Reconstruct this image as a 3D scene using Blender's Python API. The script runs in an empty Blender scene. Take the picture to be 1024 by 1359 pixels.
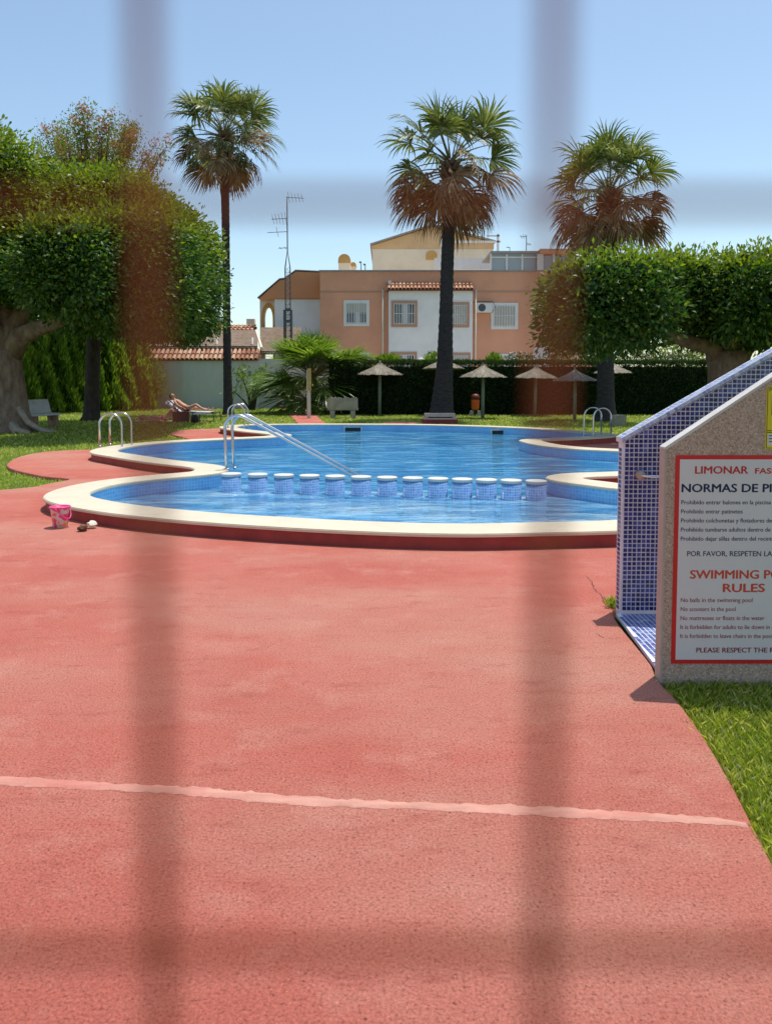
import bpy, bmesh, math, random
import numpy as np
from mathutils import Vector, Matrix
from mathutils.geometry import delaunay_2d_cdt

random.seed(7)
RNG = np.random.default_rng(7)
R = math.radians
C = bpy.context.scene.collection
SC = bpy.context.scene

# ------------------------------------------------------------------ camera
F, PX0, PY0, EYE, PITCH = 1030.0, 512.0, 568.0, 1.5, R(3.5)
cam = bpy.data.cameras.new('camera')
camo = bpy.data.objects.new('camera', cam)
C.objects.link(camo)
camo.location = (0, 0, EYE)
camo.rotation_euler = (R(90) - PITCH, 0, 0)
cam.sensor_fit = 'VERTICAL'
cam.sensor_height = 36.0
cam.lens = F / 1359 * 36
cam.shift_y = -(679.5 - PY0) / 1359
cam.clip_start = 0.004
cam.clip_end = 2000
cam.dof.use_dof = True
cam.dof.focus_distance = 8.0
cam.dof.aperture_fstop = 7.2
SC.camera = camo

# ------------------------------------------------------------------ world, sun
SUN = Vector((0.17, 0.20, 0.965)).normalized()      # towards the sun
world = bpy.data.worlds.new('World')
SC.world = world
world.use_nodes = True
nt = world.node_tree
nt.nodes.clear()
sky = nt.nodes.new('ShaderNodeTexSky')
sky.sky_type = 'NISHITA'
sky.sun_disc = False
sky.sun_elevation = math.asin(SUN.z)
sky.sun_rotation = math.atan2(SUN.x, SUN.y)
sky.air_density = 1.0
sky.dust_density = 1.0
sky.ozone_density = 0.7
bg = nt.nodes.new('ShaderNodeBackground')
bg.inputs['Strength'].default_value = 0.15
wo = nt.nodes.new('ShaderNodeOutputWorld')
tint = nt.nodes.new('ShaderNodeMix')
tint.data_type = 'RGBA'
tint.blend_type = 'MULTIPLY'
tint.inputs[0].default_value = 1.0
tint.inputs[7].default_value = (0.96, 1.0, 0.95, 1)
nt.links.new(sky.outputs[0], tint.inputs[6])
nt.links.new(tint.outputs[2], bg.inputs[0])
nt.links.new(bg.outputs[0], wo.inputs[0])
sl = bpy.data.lights.new('sun', 'SUN')
sl.energy = 3.3
sl.angle = R(0.53)
sl.color = (1.0, 0.965, 0.91)
slo = bpy.data.objects.new('sun', sl)
C.objects.link(slo)
slo.rotation_euler = SUN.to_track_quat('Z', 'Y').to_euler()
slo.location = (5, 6, 30)

SC.view_settings.view_transform = 'Standard'
SC.view_settings.look = 'None'
SC.view_settings.exposure = 0.30
SC.view_settings.gamma = 1.0
SC.view_settings.use_curve_mapping = False
SC.render.engine = 'CYCLES'
SC.cycles.use_denoising = True
SC.cycles.max_bounces = 8
SC.cycles.transparent_max_bounces = 12
SC.cycles.caustics_reflective = False
SC.cycles.caustics_refractive = False
SC.cycles.sample_clamp_indirect = 6


# ------------------------------------------------------------------ photo pixel -> place
def ray(px, py):
    u, v = (px - PX0) / F, (PY0 - py) / F
    s, c = math.sin(PITCH), math.cos(PITCH)
    return Vector((u, c + v * s, -s + v * c))


def G(px, py, z=0.0):
    """point at height z seen at that pixel"""
    d = ray(px, py)
    t = (z - EYE) / d.z
    return Vector((d.x * t, d.y * t, z))


def PY(px, py, y):
    """point at distance y seen at that pixel"""
    d = ray(px, py)
    t = y / d.y
    return Vector((d.x * t, y, EYE + d.z * t))


def YG(py, z=0.0):
    return G(512, py, z).y


# ------------------------------------------------------------------ materials
def newmat(name):
    m = bpy.data.materials.new(name)
    m.use_nodes = True
    n = m.node_tree
    return m, n, n.nodes['Principled BSDF'], n.nodes['Material Output']


def node(n, t, **kw):
    o = n.nodes.new(t)
    for k, v in kw.items():
        setattr(o, k, v)
    return o


def setin(o, **kw):
    for k, v in kw.items():
        o.inputs[k.replace('_', ' ')].default_value = v


def col4(c):
    return (c[0], c[1], c[2], 1.0)


def noise(n, scale, detail=4, rough=0.55, coord=None, stretch=None):
    t = node(n, 'ShaderNodeTexNoise')
    t.inputs['Scale'].default_value = scale
    t.inputs['Detail'].default_value = detail
    t.inputs['Roughness'].default_value = rough
    tc = coord or node(n, 'ShaderNodeTexCoord').outputs['Object']
    if stretch:
        mp = node(n, 'ShaderNodeMapping')
        mp.inputs['Scale'].default_value = stretch
        n.links.new(tc, mp.inputs['Vector'])
        tc = mp.outputs[0]
    n.links.new(tc, t.inputs['Vector'])
    return t


def ramp(n, fac, stops):
    r = node(n, 'ShaderNodeValToRGB')
    el = r.color_ramp.elements
    while len(el) < len(stops):
        el.new(0.5)
    for e, (p, c) in zip(el, stops):
        e.position = p
        e.color = col4(c) if len(c) == 3 else c
    n.links.new(fac, r.inputs['Fac'])
    return r


def mixc(n, fac, a, b, mode='MIX'):
    m = node(n, 'ShaderNodeMix', data_type='RGBA', blend_type=mode)
    for sock, v in ((0, fac), (6, a), (7, b)):
        if isinstance(v, (int, float)):
            m.inputs[sock].default_value = v
        elif isinstance(v, tuple):
            m.inputs[sock].default_value = col4(v)
        else:
            n.links.new(v, m.inputs[sock])
    return m.outputs[2]


def bump(n, bs, height, strength, dist):
    b = node(n, 'ShaderNodeBump')
    b.inputs['Strength'].default_value = strength
    b.inputs['Distance'].default_value = dist
    n.links.new(height, b.inputs['Height'])
    n.links.new(b.outputs[0], bs.inputs['Normal'])
    return b


def pbr(name, c, rough=0.7, var=0.15, scale=4.0, bmp=0.0, bscale=40.0, bdist=0.01, metal=0.0, spec=0.4,
        stain=None, stain_scale=1.2, stain_amt=0.5, stretch=None):
    m, n, bs, out = newmat(name)
    t = noise(n, scale, 5, 0.6, stretch=stretch)
    lo = tuple(max(0, v * (1 - var)) for v in c)
    hi = tuple(min(1, v * (1 + var)) for v in c)
    rp = ramp(n, t.outputs['Fac'], [(0.3, lo), (0.7, hi)])
    colr = rp.outputs['Color']
    if stain:
        t2 = noise(n, stain_scale, 6, 0.65, stretch=stretch)
        f = ramp(n, t2.outputs['Fac'], [(0.48, (0, 0, 0)), (0.72, (stain_amt,) * 3)])
        colr = mixc(n, f.outputs['Color'], colr, stain)
    n.links.new(colr, bs.inputs['Base Color'])
    bs.inputs['Roughness'].default_value = rough
    bs.inputs['Metallic'].default_value = metal
    bs.inputs['Specular IOR Level'].default_value = spec
    if bmp:
        tb = noise(n, bscale, 4, 0.6)
        bump(n, bs, tb.outputs['Fac'], bmp, bdist)
    return m


def leafmat(name, stops, rough=0.45, trans=0.3, spec=0.4, tcol=None):
    m, n, bs, out = newmat(name)
    g = node(n, 'ShaderNodeNewGeometry')
    rp = ramp(n, g.outputs['Random Per Island'], stops)
    n.links.new(rp.outputs['Color'], bs.inputs['Base Color'])
    bs.inputs['Roughness'].default_value = rough
    bs.inputs['Specular IOR Level'].default_value = spec
    tr = node(n, 'ShaderNodeBsdfTranslucent')
    tc = mixc(n, 1.0, rp.outputs['Color'], tcol or (1.5, 1.6, 0.6), 'MULTIPLY')
    n.links.new(tc, tr.inputs['Color'])
    mx = node(n, 'ShaderNodeMixShader')
    mx.inputs[0].default_value = trans
    n.links.new(bs.outputs[0], mx.inputs[1])
    n.links.new(tr.outputs[0], mx.inputs[2])
    n.links.new(mx.outputs[0], out.inputs['Surface'])
    return m


M = {}


def deck_material():
    m, n, bs, out = newmat('red_painted_concrete')
    base = noise(n, 0.9, 6, 0.6)
    colr = ramp(n, base.outputs['Fac'], [(0.3, (0.50, 0.122, 0.084)), (0.52, (0.55, 0.150, 0.104)), (0.72, (0.59, 0.190, 0.136))]).outputs['Color']
    # sun-bleached, dusty areas
    w1 = noise(n, 0.30, 5, 0.62, stretch=(0.55, 1.2, 1))
    f1 = ramp(n, w1.outputs['Fac'], [(0.45, (0, 0, 0)), (0.60, (0.9, 0.9, 0.9))]).outputs['Color']
    colr = mixc(n, f1, colr, (0.57, 0.245, 0.172))
    w2 = noise(n, 2.6, 8, 0.72)
    f2 = ramp(n, w2.outputs['Fac'], [(0.52, (0, 0, 0)), (0.72, (0.6, 0.6, 0.6))]).outputs['Color']
    colr = mixc(n, f2, colr, (0.64, 0.290, 0.210))
    w4 = noise(n, 7.0, 6, 0.7, stretch=(0.5, 1.2, 1))
    f4 = ramp(n, w4.outputs['Fac'], [(0.55, (0, 0, 0)), (0.70, (0.55, 0.55, 0.55))]).outputs['Color']
    colr = mixc(n, f4, colr, (0.40, 0.088, 0.063))
    # grain and pits
    fine = noise(n, 105, 6, 0.72)
    f3 = ramp(n, fine.outputs['Fac'], [(0.34, (0.42, 0.34, 0.32)), (0.45, (0.90, 0.88, 0.88)), (0.56, (1.05, 1.05, 1.05)), (0.70, (1.40, 1.50, 1.50))]).outputs['Color']
    colr = mixc(n, 1.0, colr, f3, 'MULTIPLY')
    pit = noise(n, 70, 3, 0.65)
    f5 = ramp(n, pit.outputs['Fac'], [(0.26, (0.45, 0.36, 0.34)), (0.34, (1, 1, 1))]).outputs['Color']
    colr = mixc(n, 1.0, colr, f5, 'MULTIPLY')
    n.links.new(colr, bs.inputs['Base Color'])
    bs.inputs['Roughness'].default_value = 0.8
    bs.inputs['Specular IOR Level'].default_value = 0.3
    h1 = noise(n, 120, 6, 0.7)
    h2 = noise(n, 30, 3, 0.6)
    h3 = ramp(n, pit.outputs['Fac'], [(0.24, (0, 0, 0)), (0.40, (1, 1, 1))]).outputs['Color']
    ad = node(n, 'ShaderNodeMath', operation='MULTIPLY_ADD')
    ad.inputs[1].default_value = 0.45
    n.links.new(h2.outputs['Fac'], ad.inputs[0])
    n.links.new(h1.outputs['Fac'], ad.inputs[2])
    ad2 = node(n, 'ShaderNodeMath', operation='MULTIPLY_ADD')
    ad2.inputs[1].default_value = 0.6
    n.links.new(h3, ad2.inputs[0])
    n.links.new(ad.outputs[0], ad2.inputs[2])
    bump(n, bs, ad2.outputs[0], 0.95, 0.011)
    return m


def lawn_material():
    m, n, bs, out = newmat('lawn_grass')
    a = noise(n, 0.5, 5, 0.6)
    b = noise(n, 9, 6, 0.7)
    c1 = ramp(n, a.outputs['Fac'], [(0.35, (0.11, 0.17, 0.025)), (0.55, (0.14, 0.205, 0.03)), (0.72, (0.21, 0.23, 0.06))]).outputs['Color']
    c2 = ramp(n, b.outputs['Fac'], [(0.3, (0.55, 0.6, 0.5)), (0.6, (1.1, 1.1, 1.1))]).outputs['Color']
    n.links.new(mixc(n, 1.0, c1, c2, 'MULTIPLY'), bs.inputs['Base Color'])
    bs.inputs['Roughness'].default_value = 0.9
    bs.inputs['Specular IOR Level'].default_value = 0.1
    h = noise(n, 45, 4, 0.7)
    bump(n, bs, h.outputs['Fac'], 0.9, 0.03)
    return m


def water_material(name, lo, mid, hi_):
    m, n, bs, out = newmat(name)
    n.nodes.remove(bs)
    g = node(n, 'ShaderNodeBsdfGlossy')
    g.inputs['Roughness'].default_value = 0.03
    t = node(n, 'ShaderNodeBsdfTransparent')
    t.inputs['Color'].default_value = (0.62, 0.88, 1.0, 1)
    df = node(n, 'ShaderNodeBsdfDiffuse')
    fr = node(n, 'ShaderNodeFresnel')
    fr.inputs['IOR'].default_value = 1.33
    w1 = noise(n, 2.3, 4, 0.6, stretch=(0.45, 1.0, 1))
    w2 = noise(n, 7.0, 2, 0.5, stretch=(0.5, 1.0, 1))
    w3 = noise(n, 0.35, 3, 0.6, stretch=(0.6, 1.6, 1))
    dc = ramp(n, w1.outputs['Fac'], [(0.36, lo), (0.52, mid), (0.66, hi_)]).outputs['Color']  # pale streaks of reflected sky put into the diffuse colour along the ripples
    n.links.new(dc, df.inputs['Color'])
    ad = node(n, 'ShaderNodeMath', operation='MULTIPLY_ADD')
    ad.inputs[1].default_value = 0.22
    n.links.new(w2.outputs['Fac'], ad.inputs[0])
    n.links.new(w1.outputs['Fac'], ad.inputs[2])
    b = node(n, 'ShaderNodeBump')
    b.inputs['Strength'].default_value = 1.0
    b.inputs['Distance'].default_value = 0.085
    n.links.new(ad.outputs[0], b.inputs['Height'])
    for q in (g, fr, df):
        n.links.new(b.outputs[0], q.inputs['Normal'])
    m1 = node(n, 'ShaderNodeMixShader')
    m1.inputs[0].default_value = 0.55
    n.links.new(t.outputs[0], m1.inputs[1])
    n.links.new(df.outputs[0], m1.inputs[2])
    mx = node(n, 'ShaderNodeMixShader')
    n.links.new(fr.outputs[0], mx.inputs[0])
    n.links.new(m1.outputs[0], mx.inputs[1])
    n.links.new(g.outputs[0], mx.inputs[2])
    n.links.new(mx.outputs[0], out.inputs['Surface'])
    return m


def mosaic_shader(name, dark, light, grout, size, rough=0.2, axis='XZ'):
    """small square tiles too small to tell apart at this distance"""
    m, n, bs, out = newmat(name)
    tc = node(n, 'ShaderNodeTexCoord')
    br = node(n, 'ShaderNodeTexBrick')
    br.offset = 0.0
    br.inputs['Color1'].default_value = col4(dark)
    br.inputs['Color2'].default_value = col4(light)
    br.inputs['Mortar'].default_value = col4(grout)
    br.inputs['Scale'].default_value = 1.0
    br.inputs['Brick Width'].default_value = size
    br.inputs['Row Height'].default_value = size
    br.inputs['Mortar Size'].default_value = size * 0.07
    n.links.new(tc.outputs['UV'], br.inputs['Vector'])
    v = noise(n, 0.7, 4, 0.6)
    f = ramp(n, v.outputs['Fac'], [(0.3, (0.8, 0.85, 0.9)), (0.7, (1.15, 1.1, 1.1))]).outputs['Color']
    n.links.new(mixc(n, 1.0, br.outputs['Color'], f, 'MULTIPLY'), bs.inputs['Base Color'])
    bs.inputs['Roughness'].default_value = rough
    return m


def terrazzo_material():
    m, n, bs, out = newmat('washed_aggregate')
    v = node(n, 'ShaderNodeTexVoronoi')
    v.inputs['Scale'].default_value = 165
    tc = node(n, 'ShaderNodeTexCoord')
    n.links.new(tc.outputs['Object'], v.inputs['Vector'])
    sp = node(n, 'ShaderNodeSeparateColor')
    n.links.new(v.outputs['Color'], sp.inputs[0])
    c = ramp(n, sp.outputs[0], [(0.0, (0.36, 0.225, 0.165)), (0.3, (0.52, 0.36, 0.275)), (0.7, (0.57, 0.405, 0.315)), (1.0, (0.70, 0.54, 0.44))]).outputs['Color']
    e = ramp(n, v.outputs['Distance'], [(0.2, (1, 1, 1)), (0.75, (0.75, 0.72, 0.70))]).outputs['Color']
    n.links.new(mixc(n, 1.0, c, e, 'MULTIPLY'), bs.inputs['Base Color'])
    bs.inputs['Roughness'].default_value = 0.75
    inv = node(n, 'ShaderNodeMath', operation='SUBTRACT')
    inv.inputs[0].default_value = 1
    n.links.new(v.outputs['Distance'], inv.inputs[1])
    bump(n, bs, inv.outputs[0], 0.5, 0.003)
    return m


def random_island(name, stops, rough, spec=0.5):
    m, n, bs, out = newmat(name)
    g = node(n, 'ShaderNodeNewGeometry')
    n.links.new(ramp(n, g.outputs['Random Per Island'], stops).outputs['Color'], bs.inputs['Base Color'])
    bs.inputs['Roughness'].default_value = rough
    bs.inputs['Specular IOR Level'].default_value = spec
    return m


def bark_material(name, lo, hi, bscale=(3, 3, 14), strength=0.8, dist=0.04):
    m, n, bs, out = newmat(name)
    t = noise(n, 2.2, 6, 0.65, stretch=bscale)
    n.links.new(ramp(n, t.outputs['Fac'], [(0.3, lo), (0.7, hi)]).outputs['Color'], bs.inputs['Base Color'])
    bs.inputs['Roughness'].default_value = 0.9
    bs.inputs['Specular IOR Level'].default_value = 0.15
    bump(n, bs, t.outputs['Fac'], strength, dist)
    return m


def glass_material(name, tint):
    m, n, bs, out = newmat(name)
    bs.inputs['Base Color'].default_value = col4(tint)
    bs.inputs['Roughness'].default_value = 0.05
    bs.inputs['Specular IOR Level'].default_value = 0.8
    return m


M['deck'] = deck_material()
M['lawn'] = lawn_material()
M['water'] = water_material('pool_water', (0.022, 0.23, 0.49), (0.07, 0.39, 0.66), (0.28, 0.66, 0.86))
M['shallow_water'] = water_material('paddling_pool_water', (0.08, 0.32, 0.58), (0.24, 0.54, 0.78), (0.55, 0.82, 0.92))
M['shallow_floor'] = pbr('paddling_floor_tiles', (0.36, 0.66, 0.86), 0.4, 0.08, 1.5)
M['terrazzo'] = terrazzo_material()
M['coping'] = pbr('cream_coping_stone', (0.65, 0.565, 0.415), 0.75, 0.08, 3, 0.25, 60, 0.004, stain=(0.60, 0.50, 0.38), stain_scale=1.6, stain_amt=0.55)
M['kerb'] = pbr('dark_red_painted_kerb', (0.30, 0.048, 0.038), 0.7, 0.2, 5, 0.3, 50, 0.005, stain=(0.27, 0.07, 0.058), stain_amt=0.5)
M['basin'] = mosaic_shader('pale_blue_pool_mosaic', (0.16, 0.42, 0.70), (0.24, 0.50, 0.75), (0.38, 0.60, 0.78), 0.05)
M['basin_floor'] = pbr('pool_floor_tiles', (0.15, 0.52, 0.86), 0.4, 0.10, 1.5)
M['post_tile'] = mosaic_shader('blue_post_mosaic', (0.06, 0.20, 0.48), (0.12, 0.31, 0.60), (0.36, 0.48, 0.64), 0.034)
M['cap'] = pbr('pale_cap_stone', (0.62, 0.60, 0.54), 0.7, 0.1, 6, 0.2)
M['joint'] = pbr('pale_mortar', (0.56, 0.27, 0.20), 0.85, 0.20, 14, 0.7, 80, 0.006, stain=(0.53, 0.17, 0.125), stain_scale=5.5, stain_amt=1.0, stretch=(0.35, 1.6, 1))
M['steel'] = pbr('brushed_stainless', (0.62, 0.62, 0.62), 0.22, 0.05, 6, metal=1.0)
M['navy_tile'] = random_island('navy_mosaic_tile', [(0, (0.008, 0.014, 0.085)), (0.5, (0.018, 0.03, 0.16)), (0.85, (0.035, 0.055, 0.24)), (1, (0.10, 0.13, 0.36))], 0.15, 0.55)
M['pale_tile'] = random_island('pale_blue_cap_tile', [(0, (0.20, 0.28, 0.50)), (0.5, (0.36, 0.44, 0.64)), (1, (0.55, 0.60, 0.72))], 0.3, 0.5)
M['tray_tile'] = random_island('lightened_tray_tile', [(0, (0.04, 0.08, 0.30)), (0.6, (0.10, 0.17, 0.42)), (1, (0.30, 0.38, 0.58))], 0.35, 0.5)  # blue lightened to stand for sun reflected off the tray
M['grout'] = pbr('pale_grout', (0.72, 0.67, 0.70), 0.85, 0.12, 8, 0.2)
M['trim_pale'] = pbr('pale_top_trim', (0.58, 0.54, 0.50), 0.7, 0.1, 10, 0.2)
M['edge_trim'] = pbr('white_edge_trim', (0.46, 0.36, 0.30), 0.7, 0.1, 10, 0.2)
M['sign_red'] = pbr('sign_red_paint', (0.62, 0.02, 0.025), 0.35, 0.06, 5)
M['sign_white'] = pbr('sign_white_panel', (0.68, 0.63, 0.63), 0.35, 0.03, 3)
M['ink_navy'] = pbr('navy_ink', (0.010, 0.013, 0.07), 0.5, 0.03, 3)
M['ink_red'] = pbr('red_ink', (0.55, 0.02, 0.03), 0.5, 0.03, 3)
M['ink_orange'] = pbr('orange_red_ink', (0.60, 0.07, 0.035), 0.5, 0.03, 3)
M['ink_dred'] = pbr('dark_red_ink', (0.28, 0.02, 0.03), 0.5, 0.03, 3)
M['yellow'] = pbr('notice_yellow', (0.70, 0.56, 0.02), 0.4, 0.04, 3)
M['ink_olive'] = pbr('dark_olive_ink', (0.08, 0.065, 0.01), 0.5, 0.03, 3)
M['salmon'] = pbr('salmon_render', (0.77, 0.375, 0.235), 0.9, 0.06, 0.7, 0.2, 20, 0.01, stain=(0.56, 0.27, 0.16), stain_scale=0.5, stain_amt=0.5)
M['terracotta_render'] = pbr('terracotta_render', (0.66, 0.29, 0.14), 0.9, 0.06, 0.7)
M['white_render'] = pbr('white_render', (0.87, 0.86, 0.85), 0.9, 0.04, 0.8, 0.15, 20, 0.01, stain=(0.62, 0.62, 0.62), stain_scale=0.6, stain_amt=0.4)
M['cream_render'] = pbr('cream_render', (0.86, 0.75, 0.58), 0.9, 0.06, 0.6, stain=(0.66, 0.52, 0.36), stain_scale=0.5, stain_amt=0.5)
M['beige_render'] = pbr('beige_render', (0.74, 0.50, 0.27), 0.9, 0.07, 0.6, stain=(0.5, 0.33, 0.2), stain_scale=0.7, stain_amt=0.5)
M['ochre'] = pbr('ochre_render', (0.60, 0.36, 0.12), 0.9, 0.08, 1.5)
M['wall_render'] = pbr('grey_green_boundary_render', (0.58, 0.58, 0.54), 0.9, 0.07, 0.6, 0.15, 20, 0.01, stain=(0.42, 0.42, 0.38), stain_scale=0.8, stain_amt=0.6, stretch=(1.6, 1, 0.45))
M['roof_tile'] = random_island('clay_roof_tile', [(0, (0.36, 0.15, 0.08)), (0.5, (0.50, 0.26, 0.15)), (1, (0.62, 0.40, 0.26))], 0.85, 0.2)
M['roof_dark'] = pbr('dark_clay', (0.20, 0.075, 0.045), 0.9, 0.25, 3)
M['white_paint'] = pbr('white_paint', (0.78, 0.78, 0.77), 0.5, 0.04, 3)
M['trim_salmon'] = pbr('salmon_trim', (0.52, 0.30, 0.20), 0.8, 0.05, 2)
M['shutter'] = pbr('cream_roller_shutter', (0.62, 0.59, 0.52), 0.6, 0.04, 3)
M['glass_dark'] = glass_material('dark_window_glass', (0.03, 0.045, 0.07))
M['glass_grey'] = glass_material('sunroom_glass', (0.26, 0.31, 0.33))
M['alu'] = pbr('white_aluminium', (0.66, 0.66, 0.66), 0.4, 0.05, 3)
M['dark_metal'] = pbr('dark_grey_metal', (0.10, 0.11, 0.12), 0.5, 0.15, 6, metal=0.3)
M['lattice'] = pbr('brown_lattice', (0.22, 0.15, 0.10), 0.9, 0.25, 4, stain=(0.3, 0.24, 0.18), stain_scale=2)
M['grey_roof'] = pbr('grey_roof_edge', (0.33, 0.31, 0.29), 0.8, 0.1, 3)
M['stone'] = pbr('weathered_bench_stone', (0.40, 0.36, 0.30), 0.9, 0.2, 4, 0.5, 30, 0.01, stain=(0.22, 0.2, 0.17), stain_scale=3, stain_amt=0.7)
M['pale_stone'] = pbr('pale_bench_slab', (0.62, 0.60, 0.57), 0.85, 0.12, 5, 0.4, 30, 0.01, stain=(0.35, 0.34, 0.33), stain_scale=4, stain_amt=0.6)
M['brick_stone'] = pbr('reddish_bench_leg', (0.33, 0.20, 0.13), 0.9, 0.25, 5, 0.5, 30, 0.01)
M['pink_slab'] = pbr('pale_pink_slab', (0.66, 0.50, 0.46), 0.8, 0.1, 4, 0.2)
M['thatch'] = random_island('grey_straw', [(0, (0.22, 0.19, 0.14)), (0.5, (0.36, 0.31, 0.24)), (1, (0.50, 0.45, 0.36))], 0.95, 0.1)
M['thatch_base'] = pbr('straw_mat', (0.26, 0.22, 0.165), 0.95, 0.25, 12, 0.5, 40, 0.02)
M['pole_wood'] = pbr('greenish_pole', (0.25, 0.28, 0.22), 0.85, 0.15, 3)
M['bin_orange'] = pbr('orange_bin_plastic', (0.75, 0.13, 0.035), 0.45, 0.06, 3)
M['bin_dark'] = pbr('dark_red_bin_lid', (0.16, 0.025, 0.02), 0.5, 0.1, 3)
M['concrete'] = pbr('pale_concrete', (0.42, 0.40, 0.36), 0.9, 0.12, 5, 0.3)
M['globe'] = pbr('milk_glass_globe', (0.85, 0.85, 0.83), 0.3, 0.02, 3)
M['pink_plastic'] = pbr('pink_plastic', (0.78, 0.07, 0.24), 0.4, 0.08, 20)
M['skin'] = pbr('bather_skin', (0.56, 0.30, 0.20), 0.55, 0.06, 8)  # one even skin colour for the lying figure
M['skin2'] = pbr('tanned_skin', (0.62, 0.33, 0.21), 0.55, 0.06, 8)
M['hair'] = pbr('dark_hair', (0.02, 0.014, 0.012), 0.6, 0.2, 30)
M['hair_blond'] = pbr('light_brown_hair', (0.28, 0.17, 0.09), 0.6, 0.2, 30)
M['cloth_dark'] = pbr('dark_swimwear', (0.025, 0.02, 0.03), 0.8, 0.1, 10)
M['cloth_red'] = pbr('red_swimwear', (0.35, 0.05, 0.05), 0.8, 0.1, 10)
M['towel'] = pbr('white_towel', (0.70, 0.70, 0.74), 0.95, 0.08, 20, 0.4, 80, 0.01)
M['bag'] = pbr('maroon_canvas', (0.16, 0.055, 0.045), 0.9, 0.15, 10, 0.3, 60, 0.01)
M['bag_dark'] = pbr('dark_bag_fabric', (0.03, 0.025, 0.025), 0.8, 0.15, 10)
M['lounger_frame'] = pbr('lounger_frame_metal', (0.05, 0.055, 0.06), 0.4, 0.1, 5, metal=0.2)
M['fence_wire'] = pbr('weathered_brown_wire', (0.20, 0.05, 0.022), 0.95, 0.1, 200, spec=0.04)
M['ficus_bark'] = bark_material('pale_ficus_bark', (0.15, 0.095, 0.065), (0.36, 0.26, 0.19), (3, 3, 1.2), 0.8, 0.06)
M['dark_bark'] = bark_material('dark_bark', (0.045, 0.032, 0.028), (0.10, 0.075, 0.062), (4, 4, 1.5), 0.7, 0.04)
M['palm_bark'] = bark_material('palm_trunk_bark', (0.035, 0.030, 0.032), (0.085, 0.072, 0.07), (2, 2, 9), 1.0, 0.03)
M['palm_boot'] = pbr('palm_leaf_base', (0.20, 0.11, 0.06), 0.9, 0.25, 6)
M['root'] = pbr('pale_root', (0.42, 0.33, 0.24), 0.9, 0.2, 8, 0.4)
M['ficus_leaf'] = leafmat('ficus_leaf', [(0, (0.025, 0.075, 0.012)), (0.5, (0.055, 0.125, 0.018)), (0.85, (0.10, 0.18, 0.025)), (1, (0.19, 0.25, 0.04))], 0.45, 0.33, 0.35)
M['ficus_leaf_light'] = leafmat('lit_ficus_leaf', [(0, (0.10, 0.17, 0.015)), (0.5, (0.19, 0.26, 0.02)), (1, (0.30, 0.34, 0.04))], 0.42, 0.36, 0.4)  # paler leaf copy, sunlight on the crown tops put into its colour
M['inner_leaf'] = leafmat('shade_filler_leaf', [(0, (0.015, 0.040, 0.010)), (1, (0.035, 0.070, 0.015))], 0.6, 0.1, 0.2)  # darker leaf copy, shade inside the crown put into its colour
M['hedge_leaf'] = leafmat('clipped_cypress', [(0, (0.012, 0.028, 0.012)), (0.6, (0.022, 0.050, 0.016)), (1, (0.05, 0.09, 0.025))], 0.7, 0.12, 0.2)
M['hedge_tip'] = leafmat('lit_cypress', [(0, (0.04, 0.08, 0.02)), (1, (0.09, 0.14, 0.04))], 0.7, 0.2, 0.2)  # paler copy for the clipped hedge top, its sunlight put into the colour
M['cypress_light'] = leafmat('loose_cypress', [(0, (0.07, 0.14, 0.015)), (0.6, (0.17, 0.27, 0.03)), (1, (0.30, 0.38, 0.06))], 0.7, 0.45, 0.2)
M['hedge_core'] = pbr('hedge_inner_dark', (0.010, 0.018, 0.009), 0.95, 0.3, 6)
M['frond_green'] = leafmat('green_fan_leaf', [(0, (0.07, 0.10, 0.030)), (0.6, (0.14, 0.17, 0.055)), (1, (0.32, 0.31, 0.15))], 0.45, 0.28, 0.35)
M['frond_bright'] = leafmat('bright_fan_leaf', [(0, (0.08, 0.15, 0.02)), (0.6, (0.16, 0.25, 0.035)), (1, (0.30, 0.36, 0.10))], 0.4, 0.35, 0.5)
M['frond_dry'] = leafmat('dry_fan_leaf', [(0, (0.16, 0.095, 0.045)), (0.6, (0.28, 0.18, 0.09)), (1, (0.46, 0.34, 0.20))], 0.8, 0.2, 0.2, (1.2, 1.0, 0.7))
M['petiole'] = pbr('palm_petiole', (0.14, 0.13, 0.05), 0.6, 0.2, 6)
M['petiole_dry'] = pbr('dry_petiole', (0.24, 0.15, 0.08), 0.8, 0.2, 6)
M['grass_blade'] = leafmat('grass_blade', [(0, (0.17, 0.22, 0.025)), (0.5, (0.32, 0.39, 0.05)), (0.80, (0.48, 0.48, 0.12)), (1, (0.70, 0.62, 0.36))], 0.5, 0.42, 0.3)
M['flower_leaf'] = leafmat('olive_leaf', [(0, (0.09, 0.13, 0.025)), (1, (0.24, 0.27, 0.07))], 0.6, 0.4, 0.3)
M['flower'] = leafmat('orange_blossom', [(0, (0.65, 0.15, 0.06)), (1, (0.80, 0.36, 0.22))], 0.7, 0.3, 0.2, (1, 1, 1))
M['pale_flower'] = leafmat('pale_blossom', [(0, (0.55, 0.42, 0.36)), (1, (0.75, 0.65, 0.58))], 0.7, 0.3, 0.2, (1, 1, 1))
M['leaf_dry'] = pbr('dry_brown_leaf', (0.12, 0.06, 0.03), 0.9, 0.3, 30)
M['paper'] = pbr('crumpled_paper', (0.75, 0.72, 0.58), 0.9, 0.05, 30)
M['skimmer'] = pbr('opening_dark', (0.012, 0.012, 0.014), 0.5, 0.1, 5)


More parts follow.
